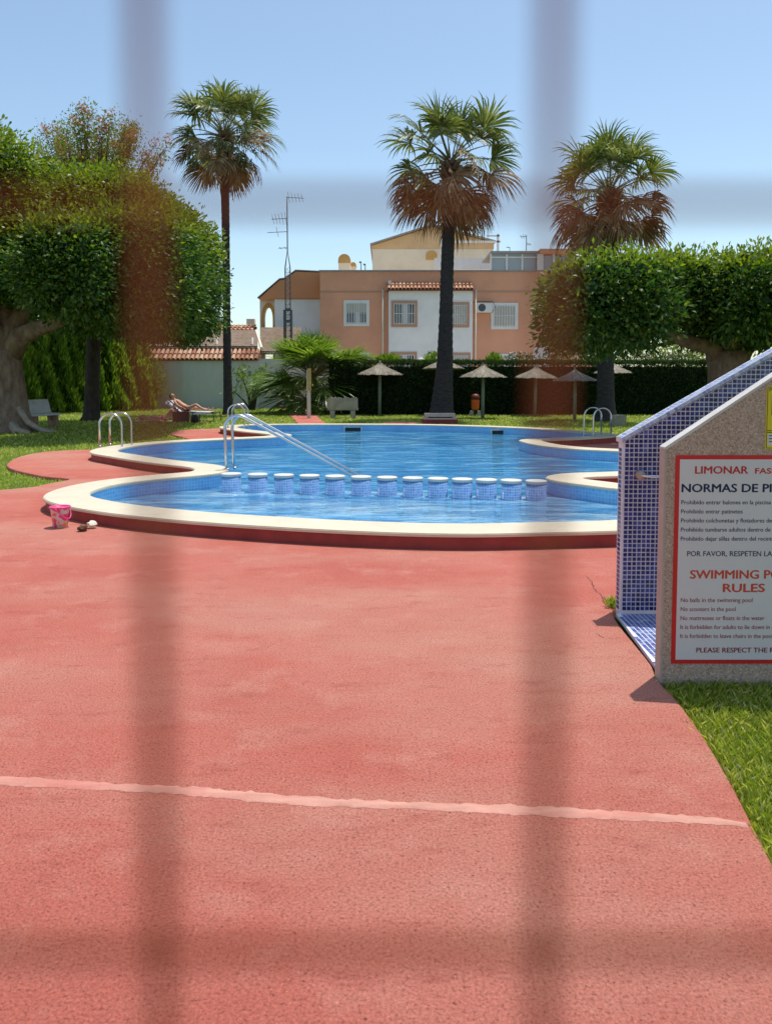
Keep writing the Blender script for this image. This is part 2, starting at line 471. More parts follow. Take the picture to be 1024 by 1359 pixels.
def bucket_material():
    m, n, bs, out = newmat('printed_bucket')
    t = noise(n, 14, 2, 0.4)
    c = ramp(n, t.outputs['Fac'], [(0.36, (0.75, 0.06, 0.20)), (0.44, (0.80, 0.20, 0.05)), (0.5, (0.62, 0.55, 0.62)), (0.6, (0.85, 0.30, 0.06)), (0.68, (0.70, 0.06, 0.28))])
    c.color_ramp.interpolation = 'CONSTANT'
    n.links.new(c.outputs['Color'], bs.inputs['Base Color'])
    bs.inputs['Roughness'].default_value = 0.4
    return m


M['bucket'] = bucket_material()


# ------------------------------------------------------------------ mesh helpers
def tag(o, label=None, cat=None, group=None, kind=None):
    for k, v in (('label', label), ('category', cat), ('group', group), ('kind', kind)):
        if v:
            o[k] = v
    return o


def empty(name, loc, label, cat, group=None, rz=0.0):
    o = bpy.data.objects.new(name, None)
    o.empty_display_size = 0.2
    o.location = loc
    o.rotation_euler = (0, 0, rz)
    C.objects.link(o)
    return tag(o, label, cat, group)


def link(name, me, mat, parent=None, smooth=False, loc=None):
    if mat is not None:
        me.materials.append(mat)
    if smooth:
        me.polygons.foreach_set('use_smooth', [True] * len(me.polygons))
    o = bpy.data.objects.new(name, me)
    C.objects.link(o)
    if parent is not None:
        o.parent = parent
    if loc is not None:
        o.location = loc
    return o


def share(name, src, parent, loc=(0, 0, 0), rot=(0, 0, 0), scale=(1, 1, 1)):
    o = bpy.data.objects.new(name, src.data if hasattr(src, 'data') else src)
    C.objects.link(o)
    o.parent = parent
    o.location, o.rotation_euler, o.scale = loc, rot, scale
    return o


def copy_tree(o, parent=None):
    c = o.copy()
    C.objects.link(c)
    c.parent = parent
    for ch in [x for x in bpy.data.objects if x.parent == o]:
        copy_tree(ch, c)
    return c


class MB:
    def __init__(self):
        self.v, self.f = [], []

    def add(self, vs, fs):
        b = len(self.v)
        self.v += [tuple(p) for p in vs]
        self.f += [tuple(i + b for i in q) for q in fs]
        return self

    def box(self, lo, hi, rot=None, at=None):
        x0, y0, z0 = lo
        x1, y1, z1 = hi
        vs = [Vector(p) for p in ((x0, y0, z0), (x1, y0, z0), (x1, y1, z0), (x0, y1, z0), (x0, y0, z1), (x1, y0, z1), (x1, y1, z1), (x0, y1, z1))]
        if rot is not None:
            vs = [rot @ p for p in vs]
        if at is not None:
            vs = [p + Vector(at) for p in vs]
        return self.add(vs, [(0, 3, 2, 1), (4, 5, 6, 7), (0, 1, 5, 4), (1, 2, 6, 5), (2, 3, 7, 6), (3, 0, 4, 7)])

    def prism(self, pts, y0, y1):
        """outline in x,z extruded along y"""
        n = len(pts)
        a = sum(pts[i][0] * pts[(i + 1) % n][1] - pts[(i + 1) % n][0] * pts[i][1] for i in range(n))
        if a < 0:
            pts = pts[::-1]
        vs = [(x, y0, z) for x, z in pts] + [(x, y1, z) for x, z in pts]
        fs = [tuple(range(n)), tuple(range(2 * n - 1, n - 1, -1))]
        fs += [((i + 1) % n, i, n + i, n + (i + 1) % n) for i in range(n)]
        return self.add(vs, fs)

    def tube(self, path, radii, n=8, caps=True):
        path = [Vector(p) for p in path]
        if not hasattr(radii, '__len__'):
            radii = [radii] * len(path)
        t0 = (path[1] - path[0]).normalized()
        ref = Vector((0, 0, 1)) if abs(t0.z) < 0.9 else Vector((1, 0, 0))
        u = t0.cross(ref).normalized()
        rings = []
        for i, p in enumerate(path):
            t = (path[min(i + 1, len(path) - 1)] - path[max(i - 1, 0)]).normalized()
            u = (u - t * u.dot(t)).normalized()
            w = t.cross(u)
            rings.append([p + (u * math.cos(2 * math.pi * k / n) + w * math.sin(2 * math.pi * k / n)) * radii[i] for k in range(n)])
        vs = [q for r in rings for q in r]
        fs = []
        for i in range(len(path) - 1):
            for k in range(n):
                fs.append((i * n + k, i * n + (k + 1) % n, (i + 1) * n + (k + 1) % n, (i + 1) * n + k))
        if caps:
            fs.append(tuple(range(n - 1, -1, -1)))
            fs.append(tuple((len(path) - 1) * n + k for k in range(n)))
        return self.add(vs, fs)

    def lathe(self, prof, n=24, at=(0, 0, 0), jitter=0.0):
        ax, ay, az = at
        vs, fs = [], []
        for r, z in prof:
            for k in range(n):
                rr = r * (1 + random.uniform(-jitter, jitter))
                vs.append((ax + rr * math.cos(2 * math.pi * k / n), ay + rr * math.sin(2 * math.pi * k / n), az + z))
        for i in range(len(prof) - 1):
            for k in range(n):
                fs.append((i * n + k, i * n + (k + 1) % n, (i + 1) * n + (k + 1) % n, (i + 1) * n + k))
        fs.append(tuple(range(n - 1, -1, -1)))
        fs.append(tuple((len(prof) - 1) * n + k for k in range(n)))
        return self.add(vs, fs)

    def build(self, name, mat, parent=None, smooth=False, bevel=0.0, loc=None):
        me = bpy.data.meshes.new(name)
        if bevel:
            bm = bmesh.new()
            vs = [bm.verts.new(p) for p in self.v]
            for q in self.f:
                try:
                    bm.faces.new([vs[i] for i in q])
                except ValueError:
                    pass
            bmesh.ops.bevel(bm, geom=[e for e in bm.edges if e.is_manifold and e.calc_face_angle(0) > 0.5], offset=bevel, segments=2, affect='EDGES', profile=0.5)
            bm.to_mesh(me)
            bm.free()
        else:
            me.from_pydata(self.v, [], self.f)
        me.update()
        return link(name, me, mat, parent, smooth, loc)


def quads_mesh(name, V):
    """V: (n,4,3) array"""
    n = V.shape[0]
    me = bpy.data.meshes.new(name)
    me.vertices.add(n * 4)
    me.vertices.foreach_set('co', V.astype(np.float32).ravel())
    me.loops.add(n * 4)
    me.loops.foreach_set('vertex_index', np.arange(n * 4, dtype=np.int32))
    me.polygons.add(n)
    me.polygons.foreach_set('loop_start', np.arange(0, n * 4, 4, dtype=np.int32))
    me.polygons.foreach_set('loop_total', np.full(n, 4, dtype=np.int32))
    me.update(calc_edges=True)
    return me


def unit(a):
    return a / np.maximum(np.linalg.norm(a, axis=-1, keepdims=True), 1e-9)


def leaves(P, D, L, W, fold=0.15, rng=RNG):
    """kite shaped leaves at P pointing along D"""
    n = len(P)
    D = unit(D)
    r = rng.normal(size=(n, 3))
    S = unit(np.cross(D, r))
    N = np.cross(S, D)
    L = (L * rng.uniform(0.7, 1.25, n))[:, None]
    W = (W * rng.uniform(0.75, 1.2, n))[:, None]
    V = np.empty((n, 4, 3))
    V[:, 0] = P
    V[:, 1] = P + D * L * 0.5 + S * W * 0.5 + N * L * fold
    V[:, 2] = P + D * L
    V[:, 3] = P + D * L * 0.5 - S * W * 0.5 + N * L * fold
    return V


def resample(pts, step):
    pts = np.array(pts)
    d = np.r_[0, np.cumsum(np.linalg.norm(np.diff(pts, axis=0), axis=1))]
    k = max(2, int(round(d[-1] / step)))
    s = np.linspace(0, d[-1], k + 1)
    return np.stack([np.interp(s, d, pts[:, i]) for i in range(pts.shape[1])], 1)


def catmull(pts, per=14, closed=True):
    pts = [np.array(p, float) for p in pts]
    n = len(pts)
    out = []
    rng_ = range(n) if closed else range(n - 1)
    for i in rng_:
        if closed:
            p0, p1, p2, p3 = pts[(i - 1) % n], pts[i], pts[(i + 1) % n], pts[(i + 2) % n]
        else:
            p0, p1, p2, p3 = pts[max(i - 1, 0)], pts[i], pts[i + 1], pts[min(i + 2, n - 1)]
        a = 0.5
        t0 = 0.0
        t1 = t0 + max(np.linalg.norm(p1 - p0), 1e-6) ** a
        t2 = t1 + max(np.linalg.norm(p2 - p1), 1e-6) ** a
        t3 = t2 + max(np.linalg.norm(p3 - p2), 1e-6) ** a
        for k in range(per):
            t = t1 + (t2 - t1) * k / per
            A1 = (t1 - t) / (t1 - t0) * p0 + (t - t0) / (t1 - t0) * p1
            A2 = (t2 - t) / (t2 - t1) * p1 + (t - t1) / (t2 - t1) * p2
            A3 = (t3 - t) / (t3 - t2) * p2 + (t - t2) / (t3 - t2) * p3
            B1 = (t2 - t) / (t2 - t0) * A1 + (t - t0) / (t2 - t0) * A2
            B2 = (t3 - t) / (t3 - t1) * A2 + (t - t1) / (t3 - t1) * A3
            out.append((t2 - t) / (t2 - t1) * B1 + (t - t1) / (t2 - t1) * B2)
    if not closed:
        out.append(pts[-1])
    return np.array(out)


def inside(poly, pts):
    poly = np.asarray(poly)
    x, y = pts[:, 0], pts[:, 1]
    res = np.zeros(len(pts), bool)
    j = len(poly) - 1
    for i in range(len(poly)):
        xi, yi = poly[i]
        xj, yj = poly[j]
        c = ((yi > y) != (yj > y)) & (x < (xj - xi) * (y - yi) / (yj - yi + 1e-15) + xi)
        res ^= c
        j = i
    return res


def polydist(poly, pts):
    a = poly
    b = np.roll(poly, -1, 0)
    out = np.full(len(pts), 1e9)
    for i in range(len(a)):
        ab = b[i] - a[i]
        t = np.clip(((pts - a[i]) @ ab) / max(ab @ ab, 1e-12), 0, 1)
        out = np.minimum(out, np.linalg.norm(pts - (a[i] + t[:, None] * ab), axis=1))
    return out


def offset_poly(poly, w, sign=1):
    t = np.roll(poly, -1, 0) - np.roll(poly, 1, 0)
    t = t / np.linalg.norm(t, axis=1, keepdims=True)
    nrm = np.stack([-t[:, 1], t[:, 0]], 1) * sign
    q = poly + nrm * w
    return q[polydist(poly, q) > w - 0.012]


def sheet(outer, holes, z, extra=None):
    """triangulated flat sheet: outer loop minus holes"""
    vs, es = [], []
    for lp in [outer] + holes:
        b = len(vs)
        vs += [Vector((float(p[0]), float(p[1]))) for p in lp]
        es += [(b + i, b + (i + 1) % len(lp)) for i in range(len(lp))]
    if extra is not None:
        vs += [Vector((float(p[0]), float(p[1]))) for p in extra]
    v, e, f, *_ = delaunay_2d_cdt(vs, es, [], 0, 1e-5)
    P = np.array([(p.x, p.y) for p in v])
    T = np.array([list(t) for t in f])
    cen = P[T].mean(1)
    keep = inside(outer, cen)
    for h in holes:
        keep &= ~inside(h, cen)
    T = T[keep]
    used = np.unique(T)
    mp = -np.ones(len(P), int)
    mp[used] = np.arange(len(used))
    tri = []
    for t in mp[T]:
        a, b, c = P[used[t[0]]], P[used[t[1]]], P[used[t[2]]]
        if (b[0] - a[0]) * (c[1] - a[1]) - (b[1] - a[1]) * (c[0] - a[0]) < 0:
            t = t[::-1]
        tri.append(tuple(int(i) for i in t))
    return [(x, y, z) for x, y in P[used]], tri


def skirt(mb, loop, z0, z1, closed=True):
    n = len(loop)
    vs = [(p[0], p[1], z0) for p in loop] + [(p[0], p[1], z1) for p in loop]
    m = n if closed else n - 1
    mb.add(vs, [(i, (i + 1) % n, n + (i + 1) % n, n + i) for i in range(m)])


def slab(name, outer, holes, z, thick, mat, kind='structure', label=None, bevel=0.012):
    """sheet with a rounded outer edge"""
    mb = MB()
    outer = np.asarray(outer)
    a = sum(outer[i][0] * outer[(i + 1) % len(outer)][1] - outer[(i + 1) % len(outer)][0] * outer[i][1] for i in range(len(outer)))
    sg = -1 if a > 0 else 1
    t = np.roll(outer, -1, 0) - np.roll(outer, 1, 0)
    t = t / np.maximum(np.linalg.norm(t, axis=1, keepdims=True), 1e-9)
    nr = np.stack([-t[:, 1], t[:, 0]], 1) * sg
    inner = outer - nr * bevel * 1.6
    mb.add(*sheet(inner, holes, z))
    n = len(outer)
    out_ok = np.ones(n, bool)
    for h in holes:
        out_ok &= ~inside(h, outer)
    mid = outer - nr * bevel * 0.5
    lv = [(inner, z), (mid, z - bevel * 0.35), (outer, z - bevel * 1.3), (outer, z - thick)]
    for (l0, za), (l1, zb) in zip(lv[:-1], lv[1:]):
        vs = [(p[0], p[1], za) for p in l0] + [(p[0], p[1], zb) for p in l1]
        mb.add(vs, [(i, (i + 1) % n, n + (i + 1) % n, n + i) for i in range(n) if out_ok[i] and out_ok[(i + 1) % n]])
    o = mb.build(name, mat)
    bm = bmesh.new()
    bm.from_mesh(o.data)
    bmesh.ops.remove_doubles(bm, verts=bm.verts, dist=1e-4)
    bmesh.ops.recalc_face_normals(bm, faces=bm.faces)
    bm.to_mesh(o.data)
    bm.free()
    tag(o, label, None, None, kind)
    return o


# ================================================================== THE POOL AND GROUND
HC = 0.15          # coping top above the deck
ZW = -0.055        # water level
ZL = -0.055        # lawn level
pix = [(826, 689), (700, 693), (604, 694.5), (478, 691), (338, 683.5), (250, 677), (162, 667), (118, 656), (144, 645),
       (184, 638.6), (241, 633), (288, 628.5), (304, 623), (293, 617.5), (228, 610), (184, 603.5), (156, 598.3),
       (175, 592.5), (228, 587), (302, 583), (368, 580), (388, 577), (370, 574), (340, 571), (316, 567.5), (317, 565.5),
       (332, 564.2), (372, 563.5), (475, 563.3), (565, 564), (640, 566), (700, 568.5), (745, 572), (780, 575), (792, 577),
       (772, 578.9), (740, 580.7), (705, 582), (688, 583.7), (692, 586), (715, 591), (759, 595.6), (826, 599)]
ctl = [tuple(G(x, y, HC)[:2]) for x, y in pix]
ctl += [(5.5, 14.1), (5.7, 13.2), (4.9, 12.3)]
ctl += [tuple(G(x, y, HC)[:2]) for x, y in [(826, 625), (740, 628.5), (722, 634), (740, 639), (780, 644), (826, 649.5)]]
ctl += [(3.7, 9.7), (4.0, 9.0), (3.4, 8.25)]
cur = catmull(ctl, 16)
cur = resample(np.vstack([cur, cur[:1]]), 0.11)[:-1]
for _ in range(3):
    cur = 0.25 * np.roll(cur, 1, 0) + 0.5 * cur + 0.25 * np.roll(cur, -1, 0)
INNER = cur
CW = 0.51
OUTER = offset_poly(INNER, CW)
KERB = offset_poly(INNER, CW - 0.028)
HOLE = offset_poly(INNER, CW - 0.06)
WLIP = offset_poly(INNER, 0.02)

# coping ring
mb = MB()
mb.add(*sheet(OUTER, [INNER], HC))
n_in, n_out = len(INNER), len(OUTER)
skirt(mb, OUTER, HC - 0.032, HC)
skirt(mb, INNER, HC - 0.032, HC)
mb.add(*sheet(OUTER, [INNER], HC - 0.032))
o = mb.build('pool_coping', M['coping'])
bm = bmesh.new()
bm.from_mesh(o.data)
bmesh.ops.remove_doubles(bm, verts=bm.verts, dist=1e-4)
bmesh.ops.recalc_face_normals(bm, faces=bm.faces)
rim = [e for e in bm.edges if e.is_manifold and e.calc_face_angle(0) > 1.2 and e.verts[0].co.z > HC - 0.01]
bmesh.ops.bevel(bm, geom=rim, offset=0.009, segments=2, affect='EDGES')
bm.to_mesh(o.data)
bm.free()
tag(o, 'cream stone coping rim curving round the whole pool', None, None, 'structure')

mb = MB()
skirt(mb, KERB, ZL - 0.03, HC - 0.033)
tag(mb.build('pool_kerb', M['kerb'], smooth=True), 'dark red painted kerb wall under the pool coping', None, None, 'structure')

# basin
POOLZ = -0.42
mb = MB()
n = len(WLIP)
skirt(mb, WLIP, POOLZ, HC - 0.033)
o = mb.build('pool_wall', M['basin'], smooth=True)
uv = o.data.uv_layers.new(name='UVMap')
arc = np.r_[0, np.cumsum(np.linalg.norm(np.diff(np.vstack([WLIP, WLIP[:1]]), axis=0), axis=1))]
buf = []
for i in range(n):
    for s, zz in ((arc[i], POOLZ), (arc[i + 1], POOLZ), (arc[i + 1], HC), (arc[i], HC)):
        buf += [s, zz]
uv.data.foreach_set('uv', buf)
tag(o, 'pale blue mosaic inner wall of the pool', None, None, 'structure')
mb = MB()
mb.add(*sheet(WLIP, [], POOLZ))
tag(mb.build('pool_floor', M['basin_floor']), 'bright blue floor of the pool', None, None, 'structure')
WP = offset_poly(INNER, 0.03)
DIVL = lambda x: 11.35 + (10.30 - 11.35) * (x + 2.3) / 4.5        # line of the mosaic posts
below = WP[:, 1] < np.array([DIVL(x) for x in WP[:, 0]])
k0 = int(np.argmax(~below & np.roll(below, -1)))
order = (np.arange(len(WP)) + k0 + 1) % len(WP)
near = [WP[i] for i in order if below[i]]
far = [WP[i] for i in order if not below[i]]
far = [near[-1]] + far + [near[0]]
mb = MB(); mb.add(*sheet(np.array(near), [], ZW))
tag(mb.build('paddling_pool_water', M['shallow_water']), 'pale blue rippled water of the paddling pool', None, None, 'structure')
mb = MB(); mb.add(*sheet(np.array(far), [], ZW))
tag(mb.build('pool_water', M['water']), 'rippled clear blue pool water', None, None, 'structure')
mb = MB(); mb.add(*sheet(np.array(near), [], -0.28))
tag(mb.build('paddling_pool_floor', M['shallow_floor']), 'pale floor of the paddling pool', None, None, 'structure')

# deck
deck = [(0.9, -1.5), (1.0, 0.0), (1.15, 2.0), (1.23, 2.47), (1.29, 2.81), (1.345, 3.22), (1.372, 3.63), (1.365, 3.82),
        (1.40, 3.98), (1.42, 4.33), (1.435, 4.68), (1.47, 4.95), (1.55, 5.10), (2.2, 5.3), (3.5, 6.0), (4.6, 7.2), (5.1, 9.0),
        (5.6, 10.6), (6.8, 12.0), (7.3, 14.0), (7.2, 16.3), (6.9, 17.8), (6.3, 19.0), (4.0, 19.2), (0, 17), (-4.5, 15.6),
        (-5.6, 16.9)]
deck += [tuple(G(x, y, 0)[:2]) for x, y in [(107, 597), (84, 597.8), (61, 599.5), (40, 602.5), (23.6, 607), (13, 612.5), (9.4, 618), (20, 623.5),
                                            (35, 627), (56.5, 631.5), (80, 634), (93, 635.5), (82, 638.5), (62, 642), (47, 645.5), (0, 650), (-120, 655)]]
deck += [(-9, 9.9), (-16, 9.4), (-16, -1.5)]
deck = catmull(deck, 5)
DECK = resample(np.vstack([deck, deck[:1]]), 0.14)[:-1]
slab('pool_deck', DECK, [HOLE], 0.0, 0.10, M['deck'], label='red painted rough concrete pool deck')
patch = catmull([tuple(G(x, y, -0.01)[:2]) for x, y in [(225, 575), (236, 571.8), (252, 570.2), (285, 568.8), (330, 569), (360, 572), (356, 581), (310, 585), (262, 584), (240, 579.5)]], 8)
slab('paved_patch', patch, [HOLE], -0.008, 0.08, M['deck'], label='red paving tongue on the lawn beside the far left of the pool')
path = [tuple(G(x, y, -0.02)[:2]) for x, y in [(376, 541.6), (408, 541.6), (435, 564.5), (398, 564.5)]]
slab('garden_path', resample(path + path[:1], 0.4)[:-1], [HOLE], -0.018, 0.06, M['deck'], label='red path running from the pool to the white garden door')
fp = catmull([tuple(G(x, y, -0.02)[:2]) for x, y in [(505, 563.8), (510, 561), (530, 559.3), (550, 560.2), (562, 563.8), (530, 566)]], 6)
slab('paved_patch', fp, [HOLE], -0.018, 0.06, M['deck'], label='small red paved patch at the far pool edge in front of the central palm')

# lawn: one sheet to the horizon
big = [(-600, -200), (600, -200), (600, 1200), (-600, 1200)]
mb = MB()
mb.add(*sheet(np.array(big, float), [HOLE], ZL, extra=[(x, y) for x in range(-60, 61, 10) for y in range(-10, 80, 10) if not inside(HOLE, np.array([[x, y]], float))[0]]))
tag(mb.build('lawn', M['lawn']), 'green lawn around the pool', None, None, 'structure')

mb = MB()
mb.add([(-40, 43.9, ZL + 0.006), (-3.6, 43.9, ZL + 0.006), (-3.6, 36.6, ZL + 0.006), (40, 36.6, ZL + 0.006), (40, 120, ZL + 0.006), (-40, 120, ZL + 0.006)], [(0, 1, 4, 5), (1, 2, 3, 4)])
tag(mb.build('bounce_ground', pbr('pale_bounce_ground', (0.62, 0.54, 0.45), 0.9, 0.12, 0.8)), 'pale ground added behind the hedge to bounce light onto the houses', None, None, 'structure')  # added as a reflector, throws sunlight up onto the house fronts

# pale mortar joint across the deck
jt = []
for px, py in [(-60, 1033), (0, 1036), (120, 1043), (250, 1050), (400, 1063), (560, 1070), (700, 1076), (850, 1084), (960, 1091), (990, 1096)]:
    jt.append(G(px, py, 0.0)[:2])
jt = resample(catmull(jt, 8, False), 0.02)
mb = MB()
rows = []
for i, p in enumerate(jt):
    hw = 0.029 + 0.003 * math.sin(i * 0.13) + 0.002 * math.sin(i * 0.57) + random.uniform(-0.005, 0.005)
    if i > len(jt) - 8:
        hw *= 0.55 + 0.45 * (len(jt) - i) / 8
    rows.append([(p[0], p[1] - hw, 0.0008), (p[0], p[1] - hw * 0.6, 0.0045 + random.uniform(0, 0.0015)), (p[0], p[1] + hw * 0.5, 0.005 + random.uniform(0, 0.0015)), (p[0], p[1] + hw + random.uniform(-0.005, 0.005), 0.0008)])
for i in range(len(rows) - 1):
    mb.add(rows[i] + rows[i + 1], [(k, k + 4, k + 5, k + 1) for k in range(3)])
tag(mb.build('mortar_joint', M['joint'], smooth=True), 'pale mortar strip crossing the red deck', None, None, 'structure')

def crack(pts, w, name, label):
    p_ = [G(x, y, 0.0)[:2] for x, y in pts]
    c_ = resample(catmull(p_, 6, False), 0.02)
    m_ = MB()
    rw_ = []
    for i, q_ in enumerate(c_):
        j = random.uniform(-0.006, 0.006)
        ww = w * random.uniform(0.3, 1.2) * min(1, (i + 1) / 6, (len(c_) - i) / 6)
        rw_.append([(q_[0] - ww + j, q_[1] + j, 0.0012), (q_[0] + ww + j, q_[1] - ww * 0.4 + j, 0.0012)])
    for i in range(len(rw_) - 1):
        m_.add(rw_[i] + rw_[i + 1], [(0, 1, 3, 2)])
    tag(m_.build(name, M['crack']), label, None, None, 'structure')
M['crack'] = pbr('crack_dark', (0.13, 0.045, 0.035), 0.95, 0.2, 20)  # cracks are flat dark ribbons laid on the deck
crack([(776, 764), (784, 772), (789, 783), (797, 790), (800, 801)], 0.006, 'deck_crack', 'fine dark crack in the deck left of the weed tuft')
crack([(790, 841), (800, 846), (814, 847), (825, 846)], 0.005, 'deck_crack', 'fine dark crack in the deck below the weed tuft')
crack([(0, 1028), (60, 1036), (100, 1038), (150, 1048), (178, 1054)], 0.004, 'deck_crack', 'fine dark crack along the pale mortar strip')

# ================================================================== SHOWER WALLS AND SIGN
YS = 3.80                                      # front face of the sign wall
def S(px, py, dy=0.0):
    return PY(px, py, YS + dy)
a = S(882.5, 593)
top = S(1024, 499.5)
slope = (top.z - a.z) / (top.x - a.x)
xl, zt = S(880, 700).x, a.z
xr = xl + 0.98
t_ = empty('aggregate_wall', (xl, YS, 0), 'beige washed-aggregate wall with sloping top carrying the pool rules', 'wall')
mb = MB()
mb.prism([(0.008, ZL - 0.05), (xr - xl, ZL - 0.05), (xr - xl, zt + slope * (xr - xl) - 0.012), (0.008, zt - 0.012)], 0, 0.066)
mb.build('wall', M['terrazzo'], t_)
mb = MB()
ang = math.atan(slope)
mb.prism([(-0.004, zt - 0.012), (0.008, zt - 0.012), (xr - xl, zt + slope * (xr - xl) - 0.012), (xr - xl, zt + slope * (xr - xl) - 0.002), (-0.004, zt - 0.002)], -0.004, 0.070)
mb.build('top_trim', M['trim_pale'], t_, bevel=0.002)
mb = MB()
mb.box((-0.004, -0.003, ZL), (0.0075, 0.069, zt - 0.0125))
mb.build('edge_trim', M['edge_trim'], t_, bevel=0.002)

# tiled shower wall behind it
YT = 4.92
def T(px, py):
    return PY(px, py, YT)
b0, b1 = T(827, 583), T(1000, 484.0)
slope2 = (b1.z - b0.z) / (b1.x - b0.x)
xt0 = T(823.5, 700).x
zt2 = b0.z - 0.02
WT = 1.35
tw = empty('tiled_shower_wall', (xt0, YT, 0), 'navy blue mosaic shower wall with sloping tiled top behind the rules wall', 'shower wall')
mb = MB()
th2 = 0.085
mb.prism([(0, -0.05), (WT, -0.05), (WT, zt2 + slope2 * WT), (0, zt2)], 0, th2)
mb.build('grout_core', M['grout'], tw)
def tile_box(mb, p, u, v, w, size, h):
    p, u, v, w = Vector(p), Vector(u), Vector(v), Vector(w)
    s = size / 2
    q = [p + u * a_ + v * b_ for a_, b_ in ((-s, -s), (s, -s), (s, s), (-s, s))]
    s2 = s * 0.93
    q2 = [p + u * a_ + v * b_ + w * h for a_, b_ in ((-s2, -s2), (s2, -s2), (s2, s2), (-s2, s2))]
    mb.add(q + q2, [(4, 5, 6, 7), (0, 1, 5, 4), (1, 2, 6, 5), (2, 3, 7, 6), (3, 0, 4, 7)])
pitch, ts = 0.0292, 0.0226
def clip_tile(mb, cx_, cz_, size, h):
    """tile on the front face, cut where it meets the sloping top"""
    q = [(cx_ - size / 2, cz_ - size / 2), (cx_ + size / 2, cz_ - size / 2), (cx_ + size / 2, cz_ + size / 2), (cx_ - size / 2, cz_ + size / 2)]
    f = lambda p: zt2 + slope2 * p[0] - 0.004 - p[1]
    o_ = []
    for i in range(4):
        a_, b_ = q[i], q[(i + 1) % 4]
        fa, fb = f(a_), f(b_)
        if fa >= 0:
            o_.append(a_)
        if (fa >= 0) != (fb >= 0):
            t = fa / (fa - fb)
            o_.append((a_[0] + (b_[0] - a_[0]) * t, a_[1] + (b_[1] - a_[1]) * t))
    if len(o_) < 3:
        return
    n_ = len(o_)
    mb.add([(x, 0, z) for x, z in o_] + [(x, -h, z) for x, z in o_], [tuple(range(n_, 2 * n_))] + [(i, (i + 1) % n_, n_ + (i + 1) % n_, n_ + i) for i in range(n_)])
mb = MB()
for i in range(int(WT / pitch)):
    x = 0.016 + pitch * (i + 0.45)
    for j in range(90):
        z = 0.02 + pitch * (j + 0.5)
        if z - ts / 2 > zt2 + slope2 * (x + ts / 2):
            break
        jx = random.uniform(-0.0006, 0.0006)
        clip_tile(mb, x + jx, z + jx, ts, 0.0025)
for i in range(2):                          # left end of the wall
    for j in range(int(zt2 / pitch) - 1):
        tile_box(mb, (0, 0.027 + i * pitch, 0.02 + pitch * (j + 0.5)), (0, 1, 0), (0, 0, 1), (-1, 0, 0), ts, 0.0025)
o = mb.build('mosaic_tiles', M['navy_tile'], tw)
tag(o, None, None, None, 'stuff')
mb = MB()                                   # rounded cap of tiles along the slope
ca, sa = math.cos(math.atan(slope2)), math.sin(math.atan(slope2))
Lc = WT / ca
mb2 = MB()
mb2.prism([(-0.012, zt2 + 0.001), (WT, zt2 + slope2 * (WT + 0.012) + 0.001), (WT, zt2 + slope2 * (WT + 0.012) + 0.03), (-0.012, zt2 + 0.03)], -0.013, th2 + 0.013)
mb2.build('cap_core', M['grout'], tw, bevel=0.006)
for i in range(int(Lc / pitch)):
    d = 0.012 + pitch * i
    px_, pz_ = -0.012 + d * ca, zt2 + 0.03 + d * sa
    for k in range(6):
        y = 0.004 + pitch * 1.02 * k + 0.004
        if y < th2 + 0.005:
            tile_box(mb, (px_, y, pz_), (ca, 0, sa), (0, 1, 0), (-sa, 0, ca), ts, 0.0025)
    tile_box(mb, (px_ - 0.004 + sa * 0.016, -0.013, pz_ - ca * 0.0165), (ca, 0, sa), (-sa, 0, ca), (0, -1, 0), ts, 0.0025)
o = mb.build('cap_tiles', M['pale_tile'], tw)
tag(o, None, None, None, 'stuff')
# shower pipe stub
p0 = T(848, 630)
mb = MB()
mb.tube([(p0.x - xt0 - 0.02, -0.03, p0.z), (p0.x - xt0 + 0.05, -0.075, p0.z - 0.004), (p0.x - xt0 + 0.34, -0.075, p0.z - 0.006)], 0.011, 8)
pi_ = mb.build('water_pipe', M['steel'], tw, smooth=True)
mb = MB()
mb.tube([(p0.x - xt0, 0.0, p0.z), (p0.x - xt0, -0.05, p0.z)], [0.032, 0.024], 12)
mb.build('valve', M['edge_trim'], pi_, smooth=True)
# blue tray between the two walls
tr = empty('shower_tray', (1.6, 4.4, 0), 'blue mosaic shower floor between the tiled wall and the rules wall', 'shower tray')
mb = MB()
mb.add([(xl + 0.035 - 1.6, YS + 0.072 - 4.4, -0.02), (2.3 - 1.6, YS + 0.072 - 4.4, -0.02), (2.3 - 1.6, YT - 0.004 - 4.4, -0.02), (xt0 - 0.022 - 1.6, YT - 0.004 - 4.4, -0.02),
        (xl + 0.035 - 1.6, YS + 0.072 - 4.4, 0.003), (2.3 - 1.6, YS + 0.072 - 4.4, 0.003), (2.3 - 1.6, YT - 0.004 - 4.4, 0.003), (xt0 - 0.022 - 1.6, YT - 0.004 - 4.4, 0.003)],
       [(4, 5, 6, 7), (0, 1, 5, 4), (1, 2, 6, 5), (2, 3, 7, 6), (3, 0, 4, 7)])
mb.build('tray_bed', M['grout'], tr)
mb = MB()
for i in range(30):
    for j in range(36):
        y = YS + 0.092 + j * pitch
        x = 1.40 + i * pitch
        if y < YT - 0.02 and x > xl + 0.040 + (y - YS) * (xt0 - xl - 0.05) / (YT - YS):
            tile_box(mb, (x - 1.6, y - 4.4, 0.003), (1, 0, 0), (0, 1, 0), (0, 0, 1), ts, 0.002)
o = mb.build('tray_tiles', M['tray_tile'], tr)
tag(o, None, None, None, 'stuff')

